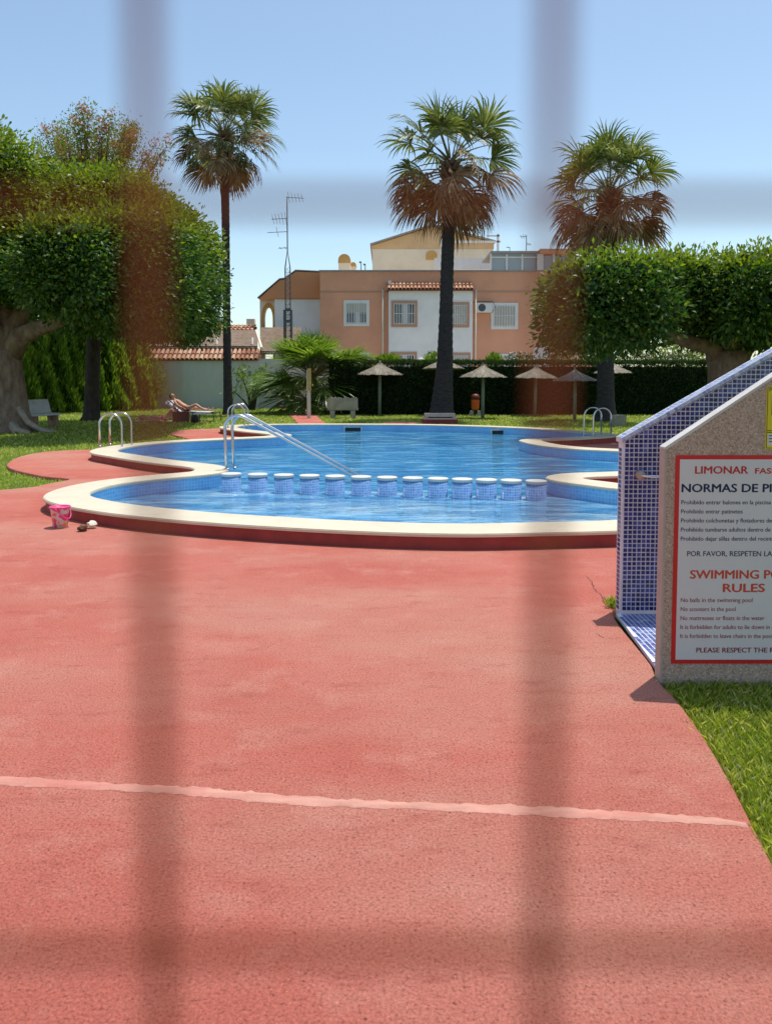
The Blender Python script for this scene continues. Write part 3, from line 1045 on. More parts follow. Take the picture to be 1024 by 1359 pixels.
# ---- rules sign
dg = None
def text_mesh(body, bold):
    cu = bpy.data.curves.new('lettering', 'FONT')
    cu.body = body
    cu.size = 1.0
    cu.offset = bold
    cu.resolution_u = 3
    cu.extrude = 0.0
    ob = bpy.data.objects.new('lettering', cu)
    C.objects.link(ob)
    bpy.context.view_layer.update()
    me = bpy.data.meshes.new_from_object(ob.evaluated_get(bpy.context.evaluated_depsgraph_get()))
    bpy.data.objects.remove(ob)
    bpy.data.curves.remove(cu)
    return me


def textw(me):
    xs = [v.co.x for v in me.vertices]
    return min(xs), max(xs)


def lettering(body, sub, x0, x1, yc, caph, mat, parent, org, bold=0.022, yoff=-0.0045):
    """lettering whose part sub spans x0..x1 (world x), capital height caph, centred at z yc"""
    me = text_mesh(body, 0.0)
    ms = text_mesh(sub, 0.0) if sub != body else me
    lo, hi = textw(ms)
    mc = text_mesh('H', 0.0)
    zs = [v.co.y for v in mc.vertices]
    h0, h1 = min(zs), max(zs)
    sx = (x1 - x0) / (hi - lo)
    sz = caph / (h1 - h0)
    for v in me.vertices:
        v.co = Vector((x0 + (v.co.x - lo) * sx - org[0], yoff, yc - caph / 2 + (v.co.y - h0) * sz - org[2]))
    base = [(v.co.copy()) for v in me.vertices]
    polys = [tuple(p.vertices) for p in me.polygons]
    bm_ = MB()
    st = bold * (1.0 if bold > 0.029 else 0.5) * sx
    for k, (ox, oz) in enumerate(((0, 0), (-st, 0.0), (st, 0.0), (0, -st * 0.55), (0, st * 0.55))):
        bm_.add([(p.x + ox, p.y - 0.00012 * k - 0.0002, p.z + oz) for p in base], polys)
    bpy.data.meshes.remove(me)
    me = bpy.data.meshes.new('lettering')
    me.from_pydata(bm_.v, [], bm_.f)
    return link('lettering', me, mat, parent)


q0, q1 = S(889.5, 880.5), S(1084, 604)
org = ((q0.x + q1.x) / 2, YS, (q0.z + q1.z) / 2)
sg = empty('rules_sign', org, 'white pool rules sign with red border in Spanish and English', 'sign')
mb = MB()
hw, hh = (q1.x - q0.x) / 2, (q1.z - q0.z) / 2
mb.box((-hw, -0.003, -hh), (hw, -0.0002, hh))
mb.build('red_border', M['sign_red'], sg, bevel=0.001)
bw = 0.021
mb = MB()
mb.box((-hw + bw, -0.0045, -hh + bw), (hw - bw, -0.0031, hh - bw))
mb.build('sign_panel', M['sign_white'], sg)
def line(body, sub, xa, xb, ya, yb, mat, bold=0.022):
    pa, pb = S(xa, ya), S(xb, yb)
    lettering(body, sub, pa.x, pb.x, (pa.z + pb.z) / 2, abs(pa.z - pb.z), mat, sg, org, bold)
line('LIMONAR', 'LIMONAR', 921.5, 991, 618.8, 628.3, M['ink_red'], 0.03)
line('FASE', 'FAS', 1001, 1021.5, 621.3, 628.3, M['ink_red'], 0.03)
line('NORMAS DE PISCINA', 'NORMAS DE', 903.8, 1004, 642.3, 652.8, M['ink_navy'], 0.03)
for k, (b_, s_, xb) in enumerate([('Prohibido entrar balones en la piscina', None, 1021.5), ('Prohibido entrar patinetes', None, 984),
                                  ('Prohibido colchonetas y flotadores dentro', 'Prohibido colchonetas y flotadores', 1012.7),
                                  ('Prohibido tumbarse adultos dentro de la', 'Prohibido tumbarse adultos dentro de', 1021),
                                  ('Prohibido dejar sillas dentro del recinto', 'Prohibido dejar sillas dentro del recint', 1022.5)]):
    yc = 666.4 + k * 12.05
    line(b_, s_ or b_, 903 - k * 0.2, xb, yc - 2.7, yc + 2.7, M['ink_navy'], 0.026)
line('POR FAVOR, RESPETEN LAS NORMAS', 'POR FAVOR, RESPETEN LA', 910.8, 1023, 731.2, 737.8, M['ink_navy'], 0.028)
line('SWIMMING POOL', 'SWIMMING', 915, 1005.2, 756.6, 767.5, M['ink_orange'], 0.032)
line('RULES', 'RULES', 958.5, 1013, 774.6, 785.2, M['ink_orange'], 0.032)
for k, (b_, s_, xb) in enumerate([('No balls in the swimming pool', None, 997), ('No scooters in the pool', None, 974.7), ('No mattresses or floats in the water', None, 1013),
                                  ('It is forbidden for adults to lie down in the', 'It is forbidden for adults to lie down in', 1020),
                                  ('It is forbidden to leave chairs in the pool', 'It is forbidden to leave chairs in the poo', 1022)]):
    yc = 796 + k * 11.9
    line(b_, s_ or b_, 902.3 - k * 0.2, xb, yc - 2.7, yc + 2.7, M['ink_dred'], 0.026)
line('PLEASE RESPECT THE RULES', 'PLEASE RESPECT THE', 923, 1016.5, 859.2, 865.4, M['ink_dred'], 0.03)

# ---- yellow notice
n0, n1 = S(1014, 596), S(1074, 513)
no = ((n0.x + n1.x) / 2, YS, (n0.z + n1.z) / 2)
nt_ = empty('yellow_notice', no, 'yellow notice plate fixed above the rules sign', 'notice')
nw, nh = (n1.x - n0.x) / 2, (n1.z - n0.z) / 2
mb = MB(); mb.box((-nw, -0.003, -nh), (nw, -0.0002, nh)); mb.build('notice_plate', M['yellow'], nt_, bevel=0.001)
def nbox(xa, ya, xb, yb, mat, name, off=-0.0038):
    pa, pb = S(xa, yb), S(xb, ya)
    m_ = MB(); m_.box((pa.x - no[0], off, pa.z - no[2]), (pb.x - no[0], -0.0031, pb.z - no[2])); return m_.build(name, mat, nt_)
mb = MB()
for lo, hi in (((-nw + .004, 0), (-nw + .0065, 0)),):
    mb.box((-nw + .004, -.0036, -nh + .004), (-nw + .007, -.0031, nh - .004))
    mb.box((nw - .007, -.0036, -nh + .004), (nw - .004, -.0031, nh - .004))
    mb.box((-nw + .0071, -.0036, -nh + .004), (nw - .0071, -.0031, -nh + .007))
    mb.box((-nw + .0071, -.0036, nh - .007), (nw - .0071, -.0031, nh - .004))
mb.build('border_line', M['ink_olive'], nt_)
nbox(1022.5, 522, 1066, 551, M['ink_olive'], 'picture_frame')
nbox(1023.7, 523.2, 1064.8, 549.8, M['cap'], 'picture_panel', -0.0044)
nbox(1017, 571, 1071, 572, M['ink_olive'], 'rule_line')
nbox(1017, 573.5, 1071, 574.5, M['ink_olive'], 'rule_line')
nbox(1017, 575.5, 1071, 591, M['cap'], 'white_band')
for yy in (577.5, 581.5, 585.5):
    nbox(1019, yy, 1069, yy + 1.2, M['ink_olive'], 'printed_line', -0.0046)
pa, pb = S(1020, 519.5), S(1023.5, 515.5)
lettering('P', 'P', pa.x, pb.x, (pa.z + pb.z) / 2, pb.z - pa.z, M['ink_olive'], nt_, no, 0.02, -0.0031)

# ================================================================== POOL FURNITURE
ordn = ['first', 'second', 'third', 'fourth', 'fifth', 'sixth', 'seventh', 'eighth', 'ninth', 'tenth', 'eleventh', 'twelfth', 'thirteenth']
proto = None
pxs = [307, 342, 376.5, 410.5, 444.5, 479, 513.5, 547.5, 581, 613, 645, 678, 711]
for i, px in enumerate(pxs):
    f = i / 12
    p = G(px, 627.5 + 9.5 * f, 0.20)
    if proto is None:
        proto = empty('mosaic_post', p, '', 'post', 'row of mosaic posts dividing the paddling pool')
        mb = MB()
        n = 20
        mb.lathe([(0.135, -1.2), (0.135, -0.040)], n)
        body = mb.build('post_body', M['post_tile'], proto, smooth=True)
        uv = body.data.uv_layers.new(name='UVMap')
        for poly in body.data.polygons:
            for li in poly.loop_indices:
                v = body.data.vertices[body.data.loops[li].vertex_index].co
                an = math.atan2(v.y, v.x)
                if len(poly.vertices) == 4 and an < poly.center.x * 0 - 0 and math.atan2(poly.center.y, poly.center.x) > 2.5:
                    an += 2 * math.pi
                uv.data[li].uv = (an * 0.135, v.z)
        mb = MB()
        mb.lathe([(0.136, -0.039), (0.141, -0.034), (0.141, -0.006), (0.134, 0.0)], n)
        mb.build('post_cap', M['cap'], proto, smooth=False)
        e = proto
    else:
        e = copy_tree(proto)
    e.location = (p.x, p.y, 0.195)
    e.rotation_euler = (0, 0, random.uniform(0, 6))
    e['label'] = '%s mosaic post with pale cap from the handrail in the row across the pool' % ordn[i]


def make_ladder(label, loc, rz):
    r = empty('pool_ladder', loc, label, 'pool ladder', 'steel pool ladders', rz)
    for s in (-1, 1):
        pts = [(0, s * 0.25, -0.02), (0, s * 0.25, 0.44)]
        for k in range(1, 12):
            a_ = math.pi * k / 12
            pts.append((0.235 - 0.235 * math.cos(a_), s * 0.25, 0.44 + 0.235 * math.sin(a_)))
        pts += [(0.47, s * 0.25, 0.44), (0.47, s * 0.25, -0.25), (0.44, s * 0.25, -0.8)]
        mb = MB()
        mb.tube(pts, 0.0215, 10)
        rail = mb.build('rail', M['steel'], r, smooth=True)
        mb = MB()
        mb.lathe([(0.045, 0.0), (0.045, 0.012), (0.024, 0.02)], 14, (0, s * 0.25, 0.002))
        mb.build('flange', M['steel'], rail, smooth=True)
    for k in range(3):
        mb = MB()
        mb.box((0.40, -0.23, -0.32 - k * 0.22), (0.49, 0.23, -0.295 - k * 0.22))
        mb.build('step', M['steel'], r, bevel=0.006)
    return r


make_ladder('steel ladder at the left lobe of the pool near the tree shade', G(139.5, 591.3, HC), R(-4))
pl = G(803.5, 577.0, HC)
make_ladder('steel ladder at the far right lobe of the pool below the right palm', pl, R(180 + 12))
pl = G(305.5, 567.0, HC)
make_ladder('steel ladder at the far left lobe of the pool behind the handrail', pl, R(-2))

# long handrail down the steps
hr = empty('pool_handrail', G(306, 622, HC), 'long stainless handrail sloping from the coping down into the water', 'handrail')
base = hr.location.copy()
def rail_pts(b, y):
    pts = [(b, y, -0.02), (b - 0.02, y, 0.3), (b - 0.03, y, 0.62)]
    for k in range(1, 9):
        a_ = R(128) * k / 8
        pts.append((b - 0.03 + 0.20 - 0.20 * math.cos(a_), y, 0.62 + 0.20 * math.sin(a_)))
    x, _, z = pts[-1]
    e = (b + 1.92, y, -0.115)
    for k in range(1, 5):
        pts.append((x + (e[0] - x) * k / 4, y, z + (e[2] - z) * k / 4))
    pts.append((b + 1.95, y, -0.2))
    pts.append((b + 1.95, y, -0.7))
    return pts
for b_, y_ in ((-0.035, -0.08), (0.040, 0.11)):
    mb = MB()
    mb.tube(rail_pts(b_, y_), 0.0235, 10)
    rail = mb.build('rail', M['steel'], hr, smooth=True)
    mb = MB()
    mb.lathe([(0.05, 0.0), (0.05, 0.012), (0.026, 0.02)], 14, (b_, y_, 0.002))
    mb.build('flange', M['steel'], rail, smooth=True)

# skimmers in the far wall
for px, py, lab in ((661, 573.0, 'black skimmer opening in the far pool wall right of the central palm'), (468, 567.0, 'black skimmer opening in the far pool wall in front of the stone bench')):
    p = G(px, py, 0.0)
    d = np.linalg.norm(WLIP - np.array([p.x, p.y + 1.0]), axis=1)
    cand = np.where((np.abs(WLIP[:, 0] - p.x) < 0.3) & (WLIP[:, 1] > 18))[0]
    q = WLIP[cand[np.argmin(np.abs(WLIP[cand, 0] - p.x))]]
    sk = empty('pool_skimmer', (q[0], q[1] - 0.01, 0.0), lab, 'skimmer', 'pool skimmers')
    mb = MB(); mb.box((-0.24, -0.05, -0.06), (0.24, -0.02, 0.055)); mb.build('opening', M['skimmer'], sk, bevel=0.01)  # solid black block, the darkness inside the opening put into its colour
    mb = MB()
    mb.box((-0.28, -0.04, 0.056), (0.28, 0.02, 0.066)); mb.box((-0.28, -0.04, -0.06), (-0.2405, 0.02, 0.055)); mb.box((0.2405, -0.04, -0.06), (0.28, 0.02, 0.055))
    mb.build('frame', M['alu'], sk)

# bucket and litter on the deck
bp = G(80.5, 699.5, 0)
bk = empty('toy_bucket', bp, 'pink and orange printed beach bucket standing by the pool kerb', 'bucket')
mb = MB()
mb.lathe([(0.068, 0.0), (0.072, 0.004), (0.094, 0.20), (0.094, 0.203), (0.088, 0.203), (0.066, 0.008)], 28)
mb.build('bucket_body', M['bucket'], bk, smooth=True)
mb = MB()
mb.lathe([(0.0945, 0.196), (0.104, 0.200), (0.106, 0.212), (0.100, 0.218), (0.0885, 0.214), (0.0885, 0.204)], 28)
mb.build('rim', M['pink_plastic'], bk, smooth=True)
mb = MB()
mb.tube([(0.104 * math.cos(a_ * 1.0 - 1.6), 0.104 * math.sin(a_ - 1.6) - 0.004, 0.208 - 0.115 * math.sin(a_ / 2.6 * math.pi)) for a_ in np.linspace(0, 2.6, 14)], 0.006, 6)
mb.build('handle', M['pink_plastic'], bk, smooth=True)

def lump(name, loc, r, mat, label, cat, sq=0.5):
    bm = bmesh.new()
    bmesh.ops.create_icosphere(bm, subdivisions=2, radius=r)
    for v in bm.verts:
        v.co *= random.uniform(0.7, 1.25)
        v.co.z = v.co.z * sq
    zmin = min(v.co.z for v in bm.verts)
    for v in bm.verts:
        v.co.z -= zmin
    me = bpy.data.meshes.new(name)
    bm.to_mesh(me); bm.free()
    return tag(link(name, me, mat, None, False, loc), label, cat)
lump('dry_leaf', G(110, 705, 0), 0.05, M['leaf_dry'], 'small brown crumpled dry leaf on the deck beside the bucket', 'leaf', 0.6)
lump('crumpled_paper', G(122.5, 701, 0), 0.048, M['paper'], 'cream crumpled paper against the red kerb right of the bucket', 'paper', 0.75)

# ================================================================== BUILDINGS
BY = 46.0
def B(px, py, dy=0.0):
    return PY(px, py, BY + dy)


def wallbox(name, px0, py0, px1, y0, dep, mat, parent, zb=ZL, org=(0, 0, 0)):
    """box seen with its left edge at px0, right px1, top py0, front face at y0"""
    a_, b_ = PY(px0, py0, y0), PY(px1, py0, y0)
    mb = MB()
    mb.box((a_.x - org[0], y0 - org[1], zb - org[2]), (b_.x - org[0], y0 + dep - org[1], a_.z - org[2]))
    return mb.build(name, mat, parent)


ho = (B(590, 400).x, BY, 0)
house = empty('salmon_house', ho, 'two storey salmon house with white tiled bay behind the clipped hedge', 'house')
def hb(px0, py0, px1, py1, y0, y1):
    a_, b_ = PY(px0, py1, BY + y0), PY(px1, py0, BY + y0)
    return (a_.x - ho[0], y0, a_.z), (b_.x - ho[0], y1, b_.z)
lo, hi = hb(425, 360.5, 790, 470, 0, 9)
mb = MB(); mb.box((lo[0], 0, ZL), hi); mb.build('wall', M['salmon'], house)
mb = MB(); mb.box((lo[0] + 0.2, 0.2, hi[2] + 0.092), (hi[0] - 0.2, 8.9, hi[2] + 0.10)); mb.build('terrace_bounce_slab', pbr('cream_bounce_slab', (0.66, 0.52, 0.40), 0.8, 0.1, 1.0), house)  # pale slab added to bounce sunlight onto the gabled house
mb = MB(); mb.box((lo[0] - 0.06, -0.06, hi[2] + 0.002), (hi[0] + 0.06, 9.05, hi[2] + 0.09)); mb.build('parapet_cap', M['grey_roof'], house)
l2, h2 = hb(425, 386, 515, 388, 0, 0)
mb = MB(); mb.box((l2[0] - 0.005, -0.022, l2[2]), (h2[0] + 0.001, -0.002, h2[2])); mb.build('render_band', M['trim_salmon'], house)
l2, h2 = hb(627, 386, 790, 388, 0, 0)
mb = MB(); mb.box((l2[0], -0.022, l2[2]), (h2[0], -0.002, h2[2])); mb.build('render_band', M['trim_salmon'], house)
# white bay
bl, bh = hb(515.5, 386, 627, 470, -0.55, -0.003)
mb = MB(); mb.box((bl[0], -0.55, ZL), (bh[0], -0.003, bh[2])); bay = mb.build('bay', M['white_render'], house)
# bay roof: rows of clay tiles
def tiled_slope(mb, x0, x1, ya, za, yb, zb, pitch_x=0.22, r=0.10, rows=2):
    """half round tiles running from (ya,za) high to (yb,zb) low"""
    nx = max(1, int(round((x1 - x0) / pitch_x)))
    for i in range(nx):
        x = x0 + (x1 - x0) * (i + 0.5) / nx
        for k in range(rows):
            f0, f1 = k / rows, (k + 1.12) / rows
            p0_ = Vector((x, ya + (yb - ya) * f0, za + (zb - za) * f0 + 0.012 * (rows - k)))
            p1_ = Vector((x, ya + (yb - ya) * f1, za + (zb - za) * f1 + 0.03 + 0.012 * (rows - k)))
            vs, fs = [], []
            ns = 6
            for p_, rr in ((p0_, r * 0.82), (p1_, r)):
                for s in range(ns + 1):
                    a__ = math.pi * s / ns
                    vs.append((p_.x + rr * math.cos(a__), p_.y, p_.z + rr * math.sin(a__)))
                for s in range(ns + 1):
                    a__ = math.pi * s / ns
                    vs.append((p_.x + (rr - 0.018) * math.cos(a__), p_.y, p_.z + (rr - 0.018) * math.sin(a__)))
            m_ = ns + 1
            for s in range(ns):
                fs.append((s, s + 1, 2 * m_ + s + 1, 2 * m_ + s))
                fs.append((m_ + s + 1, m_ + s, 3 * m_ + s, 3 * m_ + s + 1))
                fs.append((2 * m_ + s, 2 * m_ + s + 1, 3 * m_ + s + 1, 3 * m_ + s))
            mb.add(vs, fs)
ztop = B(512, 375.5).z
mb = MB()
mb.add([(bl[0] - 0.1, -0.004, ztop - 0.03), (bh[0] + 0.05, -0.004, ztop - 0.03), (bh[0] + 0.05, -0.75, bh[2] + 0.045), (bl[0] - 0.1, -0.75, bh[2] + 0.045),
        (bl[0] - 0.1, -0.004, bh[2] + 0.002), (bh[0] + 0.05, -0.004, bh[2] + 0.002), (bh[0] + 0.05, -0.75, bh[2] + 0.002), (bl[0] - 0.1, -0.75, bh[2] + 0.002)],
       [(0, 3, 2, 1), (4, 5, 6, 7), (3, 7, 6, 2), (0, 4, 7, 3), (1, 2, 6, 5)])
rf = mb.build('bay_roof', M['roof_dark'], house)
mb = MB()
tiled_slope(mb, bl[0] - 0.08, bh[0] + 0.03, -0.02, ztop - 0.02, -0.80, bh[2] + 0.05)
tag(mb.build('roof_tiles', M['roof_tile'], rf), None, None, None, 'stuff')
mb = MB(); l2, h2 = hb(515, 372.5, 519, 378, -0.4, 0); mb.box((l2[0], -0.4, l2[2]), (h2[0], -0.003, h2[2])); mb.build('end_block', M['white_render'], house)

def window(parent, px0, py0, px1, py1, y, frame_mat, shutter=0.0, bars=True, curtain=True, fw=None):
    """surround + recessed pane + roller shutter + grille; y is depth relative to the house origin"""
    lo_, hi_ = hb(px0, py0, px1, py1, y, 0)
    x0, x1, z0, z1 = lo_[0], hi_[0], lo_[2], hi_[2]
    w = fw or 0.17
    mb_ = MB()
    for bx in (((x0, z0), (x1, z0 + w)), ((x0, z1 - w), (x1, z1)), ((x0, z0 + w), (x0 + w, z1 - w)), ((x1 - w, z0 + w), (x1, z1 - w))):
        mb_.box((bx[0][0], y - 0.05, bx[0][1]), (bx[1][0], y - 0.001, bx[1][1]))
    fr = mb_.build('window', frame_mat, parent)
    mb_ = MB(); mb_.box((x0 + w, y - 0.012, z0 + w), (x1 - w, y - 0.002, z1 - w)); mb_.build('pane', M['glass_dark'], fr)
    xi0, xi1, zi0, zi1 = x0 + w, x1 - w, z0 + w, z1 - w
    if shutter > 0:
        mb_ = MB()
        zz = zi1
        while zz > zi1 - (zi1 - zi0) * shutter + 0.03:
            mb_.box((xi0 + 0.005, y - 0.03, zz - 0.055), (xi1 - 0.005, y - 0.014, zz - 0.006))
            zz -= 0.058
        mb_.build('shutter', M['shutter'], fr)
    if curtain and shutter < 0.9:
        mb_ = MB()
        xm = xi0 + (xi1 - xi0) * 0.42
        mb_.box((xm, y - 0.0135, zi0), (xm + (xi1 - xi0) * 0.26, y - 0.0125, zi1))
        mb_.build('curtain', M['towel'], fr)
    if bars:
        mb_ = MB()
        nb = 8
        for k in range(nb + 1):
            xx = xi0 + (xi1 - xi0) * k / nb
            mb_.box((xx - 0.016, y - 0.09, zi0 - 0.03), (xx + 0.016, y - 0.055, zi1 + 0.03))
        for zz in (zi0 + 0.02, zi0 + (zi1 - zi0) * 0.5, zi1 - 0.04):
            mb_.box((xi0, y - 0.054, zz), (xi1, y - 0.0505, zz + 0.03))
        mb_.build('grille', M['white_paint'], fr)
    return fr


window(house, 456, 398.5, 490, 433, 0, M['white_paint'], 0.42)
window(house, 519, 399, 553.5, 434, -0.55, M['trim_salmon'], 0.0, True)
window(house, 590, 401, 622.5, 434.5, -0.55, M['trim_salmon'], 1.0, True, False)
window(house, 651, 402, 687, 437, 0, M['white_paint'], 1.0, True, False)
window(house, 460, 468, 490, 500, 0, M['white_paint'], 0.3)
window(house, 518, 467, 553, 500, -0.55, M['trim_salmon'], 0.0)
window(house, 598, 468, 624, 500, -0.55, M['trim_salmon'], 1.0, True, False)
window(house, 648, 469.5, 684, 500, 0, M['white_paint'], 0.6)
for px in (508, 631):
    p = B(px, 385)
    mb = MB(); mb.tube([(p.x - ho[0], -0.08, p.z), (p.x - ho[0], -0.08, ZL)], 0.055, 8); mb.build('drainpipe', M['cream_render'], house, smooth=True)
# air conditioner
l2, h2 = hb(633, 402, 652.5, 414.5, -0.36, 0)
ac = MB(); ac.box((l2[0], -0.36, l2[2]), (h2[0], -0.03, h2[2])); aco = ac.build('air_conditioner', M['white_paint'], house, bevel=0.02)
cx, cz = l2[0] + 0.27, (l2[2] + h2[2]) / 2
mb = MB(); mb.tube([(cx, -0.361, cz), (cx, -0.375, cz)], 0.22, 18); mb.build('fan_grille', M['dark_metal'], aco)
mb = MB()
mb.tube([(l2[0] - 0.25, -0.05, h2[2] + 0.05), (l2[0] + 0.1, -0.05, h2[2] + 0.12), (h2[0] + 0.1, -0.05, h2[2] + 0.1), (h2[0] + 0.22, -0.05, h2[2] - 0.2), (h2[0] + 0.05, -0.05, l2[2])], 0.018, 6)
mb.build('pipework', M['dark_metal'], aco, smooth=True)
# chimneys on the flat roof
for px0, px1, py0, pym, dy in ((448.5, 465, 337, 349, 3.0), (464.5, 472.5, 348, 353.5, 4.5)):
    a_, b_ = PY(px0, py0, BY + dy), PY(px1, pym, BY + dy)
    w = b_.x - a_.x
    x0 = a_.x - ho[0]
    mb = MB(); mb.box((x0 + 0.02, dy, hi[2] - 0.3), (x0 + w - 0.02, dy + 0.7, b_.z)); ch = mb.build('chimney', M['cream_render'], house)
    arch = [(x0, b_.z + 0.002), (x0 + w, b_.z + 0.002)] + [(x0 + w / 2 + w / 2 * math.cos(t), b_.z + (a_.z - b_.z - w / 2 if a_.z - b_.z > w / 2 else 0) + min(w / 2, a_.z - b_.z) * math.sin(t)) for t in np.linspace(0, math.pi, 12)]
    mb = MB(); mb.prism(arch, dy - 0.03, dy + 0.73); mb.build('chimney_hood', M['ochre'], ch)
for px, py0 in ((479, 347), (484.5, 350)):
    p = PY(px, py0, BY + 4)
    mb = MB(); mb.tube([(p.x - ho[0], 4, hi[2]), (p.x - ho[0], 4, p.z)], 0.03, 6); mb.box((p.x - ho[0] - 0.12, 3.97, p.z - 0.1), (p.x - ho[0] - 0.03, 4.03, p.z)); mb.build('vent_pipe', M['dark_metal'], house)

# left wing with arched porch
def pts_xz(pts, dy):
    return [(B(x, y, dy).x - ho[0], B(x, y, dy).z) for x, y in pts]
wl, wh = hb(365, 397, 424.7, 470, 2.0, 0)
mb = MB(); mb.box((wl[0], 2.0, ZL), (B(424.8, 400, 0).x - ho[0] + 0.0, 9, wh[2])); mb.build('wing_wall', M['white_render'], house)
mb = MB(); mb.prism(pts_xz([(344, 396.5), (371.5, 372), (378, 371), (392.5, 360.5), (424.6, 362), (424.6, 396.5)], 2.0), 1.9, 8.9); mb.build('wing_parapet', M['terracotta_render'], house)
mb = MB()
edge = pts_xz([(342, 396), (371, 371), (378, 370), (392.3, 359.5), (424.5, 361)], 2.0)
for (x0, z0), (x1, z1) in zip(edge[:-1], edge[1:]):
    mb.prism([(x0, z0 + 0.003), (x1, z1 + 0.003), (x1, z1 + 0.06), (x0, z0 + 0.06)], 1.85, 8.95)
mb.build('parapet_edge', M['grey_roof'], house)
ax0, ax1, azb = B(351, 420, 3).x - ho[0], B(362, 420, 3).x - ho[0], ZL
ap = B(356, 408, 3).z
outl = [(B(344.7, 400, 3).x - ho[0], ZL), (ax0, ZL), (ax0, ap - 0.7)] + [(ax0 + (ax1 - ax0) * (0.5 - 0.5 * math.cos(t)), ap - 0.7 + 0.7 * math.sin(t)) for t in np.linspace(0.15, math.pi - 0.15, 10)] + [(ax1, ap - 0.7), (ax1, ZL), (wl[0] - 0.002, ZL), (wl[0] - 0.002, B(360, 396.6, 3).z), (B(344.7, 400, 3).x - ho[0], B(360, 396.6, 3).z)]
def poly_extrude(outline, y0, y1):
    o2 = np.array(outline)
    v, f_ = sheet(o2, [], 0.0)
    mb_ = MB()
    mb_.add([(x, y0, z) for x, z, _ in v], [tuple(t) for t in f_])
    mb_.add([(x, y1, z) for x, z, _ in v], [tuple(t[::-1]) for t in f_])
    n_ = len(o2)
    mb_.add([(x, y0, z) for x, z in o2] + [(x, y1, z) for x, z in o2], [(i, n_ + i, n_ + (i + 1) % n_, (i + 1) % n_) for i in range(n_)])
    return mb_
poly_extrude(outl, 3.0, 3.35).build('porch_wall', M['white_render'], house)
inn = [(ax0 + (ax1 - ax0) * (0.5 - 0.5 * math.cos(t)), ap - 0.7 + 0.7 * math.sin(t)) for t in np.linspace(0, math.pi, 13)]
mid = (ax0 + ax1) / 2
outr = [(mid + (x - mid) * 1.75, ap - 0.7 + (z - (ap - 0.7)) * 1.4) for x, z in inn]
ring = [(outr[0][0], ZL)] + outr + [(outr[-1][0], ZL), (inn[-1][0], ZL)] + inn[::-1] + [(inn[0][0], ZL)]
poly_extrude(ring, 2.93, 2.997).build('arch_trim', M['ochre'], house)
mb = MB()
for y_ in (2.93,):
    pass

# upper gabled house
UY = 56.0
def U(px, py):
    return PY(px, py, UY)
uo = (U(572, 350).x, UY, 0)
uh = empty('gabled_house', uo, 'cream house with ochre gable rising behind the salmon house', 'house')
def ux(px, py):
    p = U(px, py)
    return (p.x - uo[0], p.z)
mb = MB(); mb.prism([ux(494, 330.5), ux(654, 330.5), (ux(654, 330)[0], 0), (ux(494, 330)[0], 0)], 0, 10); mb.build('wall', M['cream_render'], uh)
mb = MB(); mb.prism([ux(493, 330.3), ux(493, 326), ux(573, 301), ux(655, 322.5), ux(655, 330.3)], -0.02, 10.02); mb.build('gable', M['beige_render'], uh)
mb = MB()
for (p_, q_) in ((ux(491, 326), ux(573, 300)), (ux(573, 300), ux(657, 322))):
    mb.prism([p_, q_, (q_[0], q_[1] + 0.10), (p_[0], p_[1] + 0.10)], -0.35, 10.3)
mb.build('roof', M['grey_roof'], uh)
vx = [ux(565, 345), ux(579.5, 345)] + [(ux(572.2, 340)[0] + (ux(579.5, 340)[0] - ux(572.2, 340)[0]) * math.cos(t), ux(572, 338)[1] + 0.28 * math.sin(t)) for t in np.linspace(0, math.pi, 8)]
mb = MB(); mb.prism(vx, -0.06, -0.002); mb.build('arched_niche', M['ochre'], uh)
mb = MB()
for px in (583, 654.5):
    a_, b_ = ux(px - 1.2, 318), ux(px + 1.2, 362)
    mb.box((a_[0], -2.2, b_[1]), (b_[0], -2.05, a_[1]))
a_, b_ = ux(583, 326.5), ux(658, 329)
mb.box((a_[0], -2.2, b_[1]), (b_[0], -2.05, a_[1] - 0.01))
a_, b_ = ux(640, 319.5), ux(657, 321.5)
mb.box((a_[0], -2.2, b_[1]), (b_[0], -2.05, a_[1]))
mb.build('pergola_frame', M['white_paint'], uh)
mb = MB(); a_, b_ = ux(573, 350), ux(652, 364); mb.box((a_[0], -2.6, b_[1]), (b_[0], -2.3, a_[1] + 0.0)); mb.build('folded_awning', M['alu'], uh, bevel=0.08)

# glazed sun room on the roof terrace
so = (B(700, 350, 2).x, BY + 2, 0)
sr = empty('glazed_sunroom', so, 'aluminium glazed sunroom on the roof terrace right of the gable', 'sunroom')
def sx(px, py, dy=2.0):
    p = B(px, py, dy)
    return (p.x - so[0], p.z)
mb = MB(); a_, b_ = sx(650.5, 333.5), sx(716, 336.5); mb.box((a_[0], -0.15, b_[1]), (b_[0], 4, a_[1])); mb.build('roof', M['grey_roof'], sr)
mb = MB(); a_, b_ = sx(714, 333.5), sx(762, 337.5); mb.box((a_[0] + 0.05, -0.35, b_[1]), (b_[0], 4, a_[1] + 0.1)); mb.build('roof', M['salmon'], sr)
zb_ = hi[2] + 0.101
for i, (p0_, p1_) in enumerate([(652, 671), (673, 691.5), (693.5, 713)]):
    a_, b_ = sx(p0_, 342.5), sx(p1_, 360)
    mb = MB(); mb.box((a_[0], 0.03, zb_), (b_[0], 0.06, a_[1])); mb.build('pane', M['glass_grey'], sr)
    a2, b2 = sx(p0_, 337), sx(p1_, 340.5)
    mb = MB(); mb.box((a2[0], 0.03, b2[1]), (b2[0], 0.06, a2[1])); mb.build('pane', M['glass_grey'], sr)
for p0_, p1_ in ((719.5, 732), (734.5, 749), (751, 760)):
    a_, b_ = sx(p0_, 340), sx(p1_, 360)
    mb = MB(); mb.box((a_[0], -0.17, zb_), (b_[0], -0.14, a_[1])); mb.build('pane', M['glass_grey'], sr)
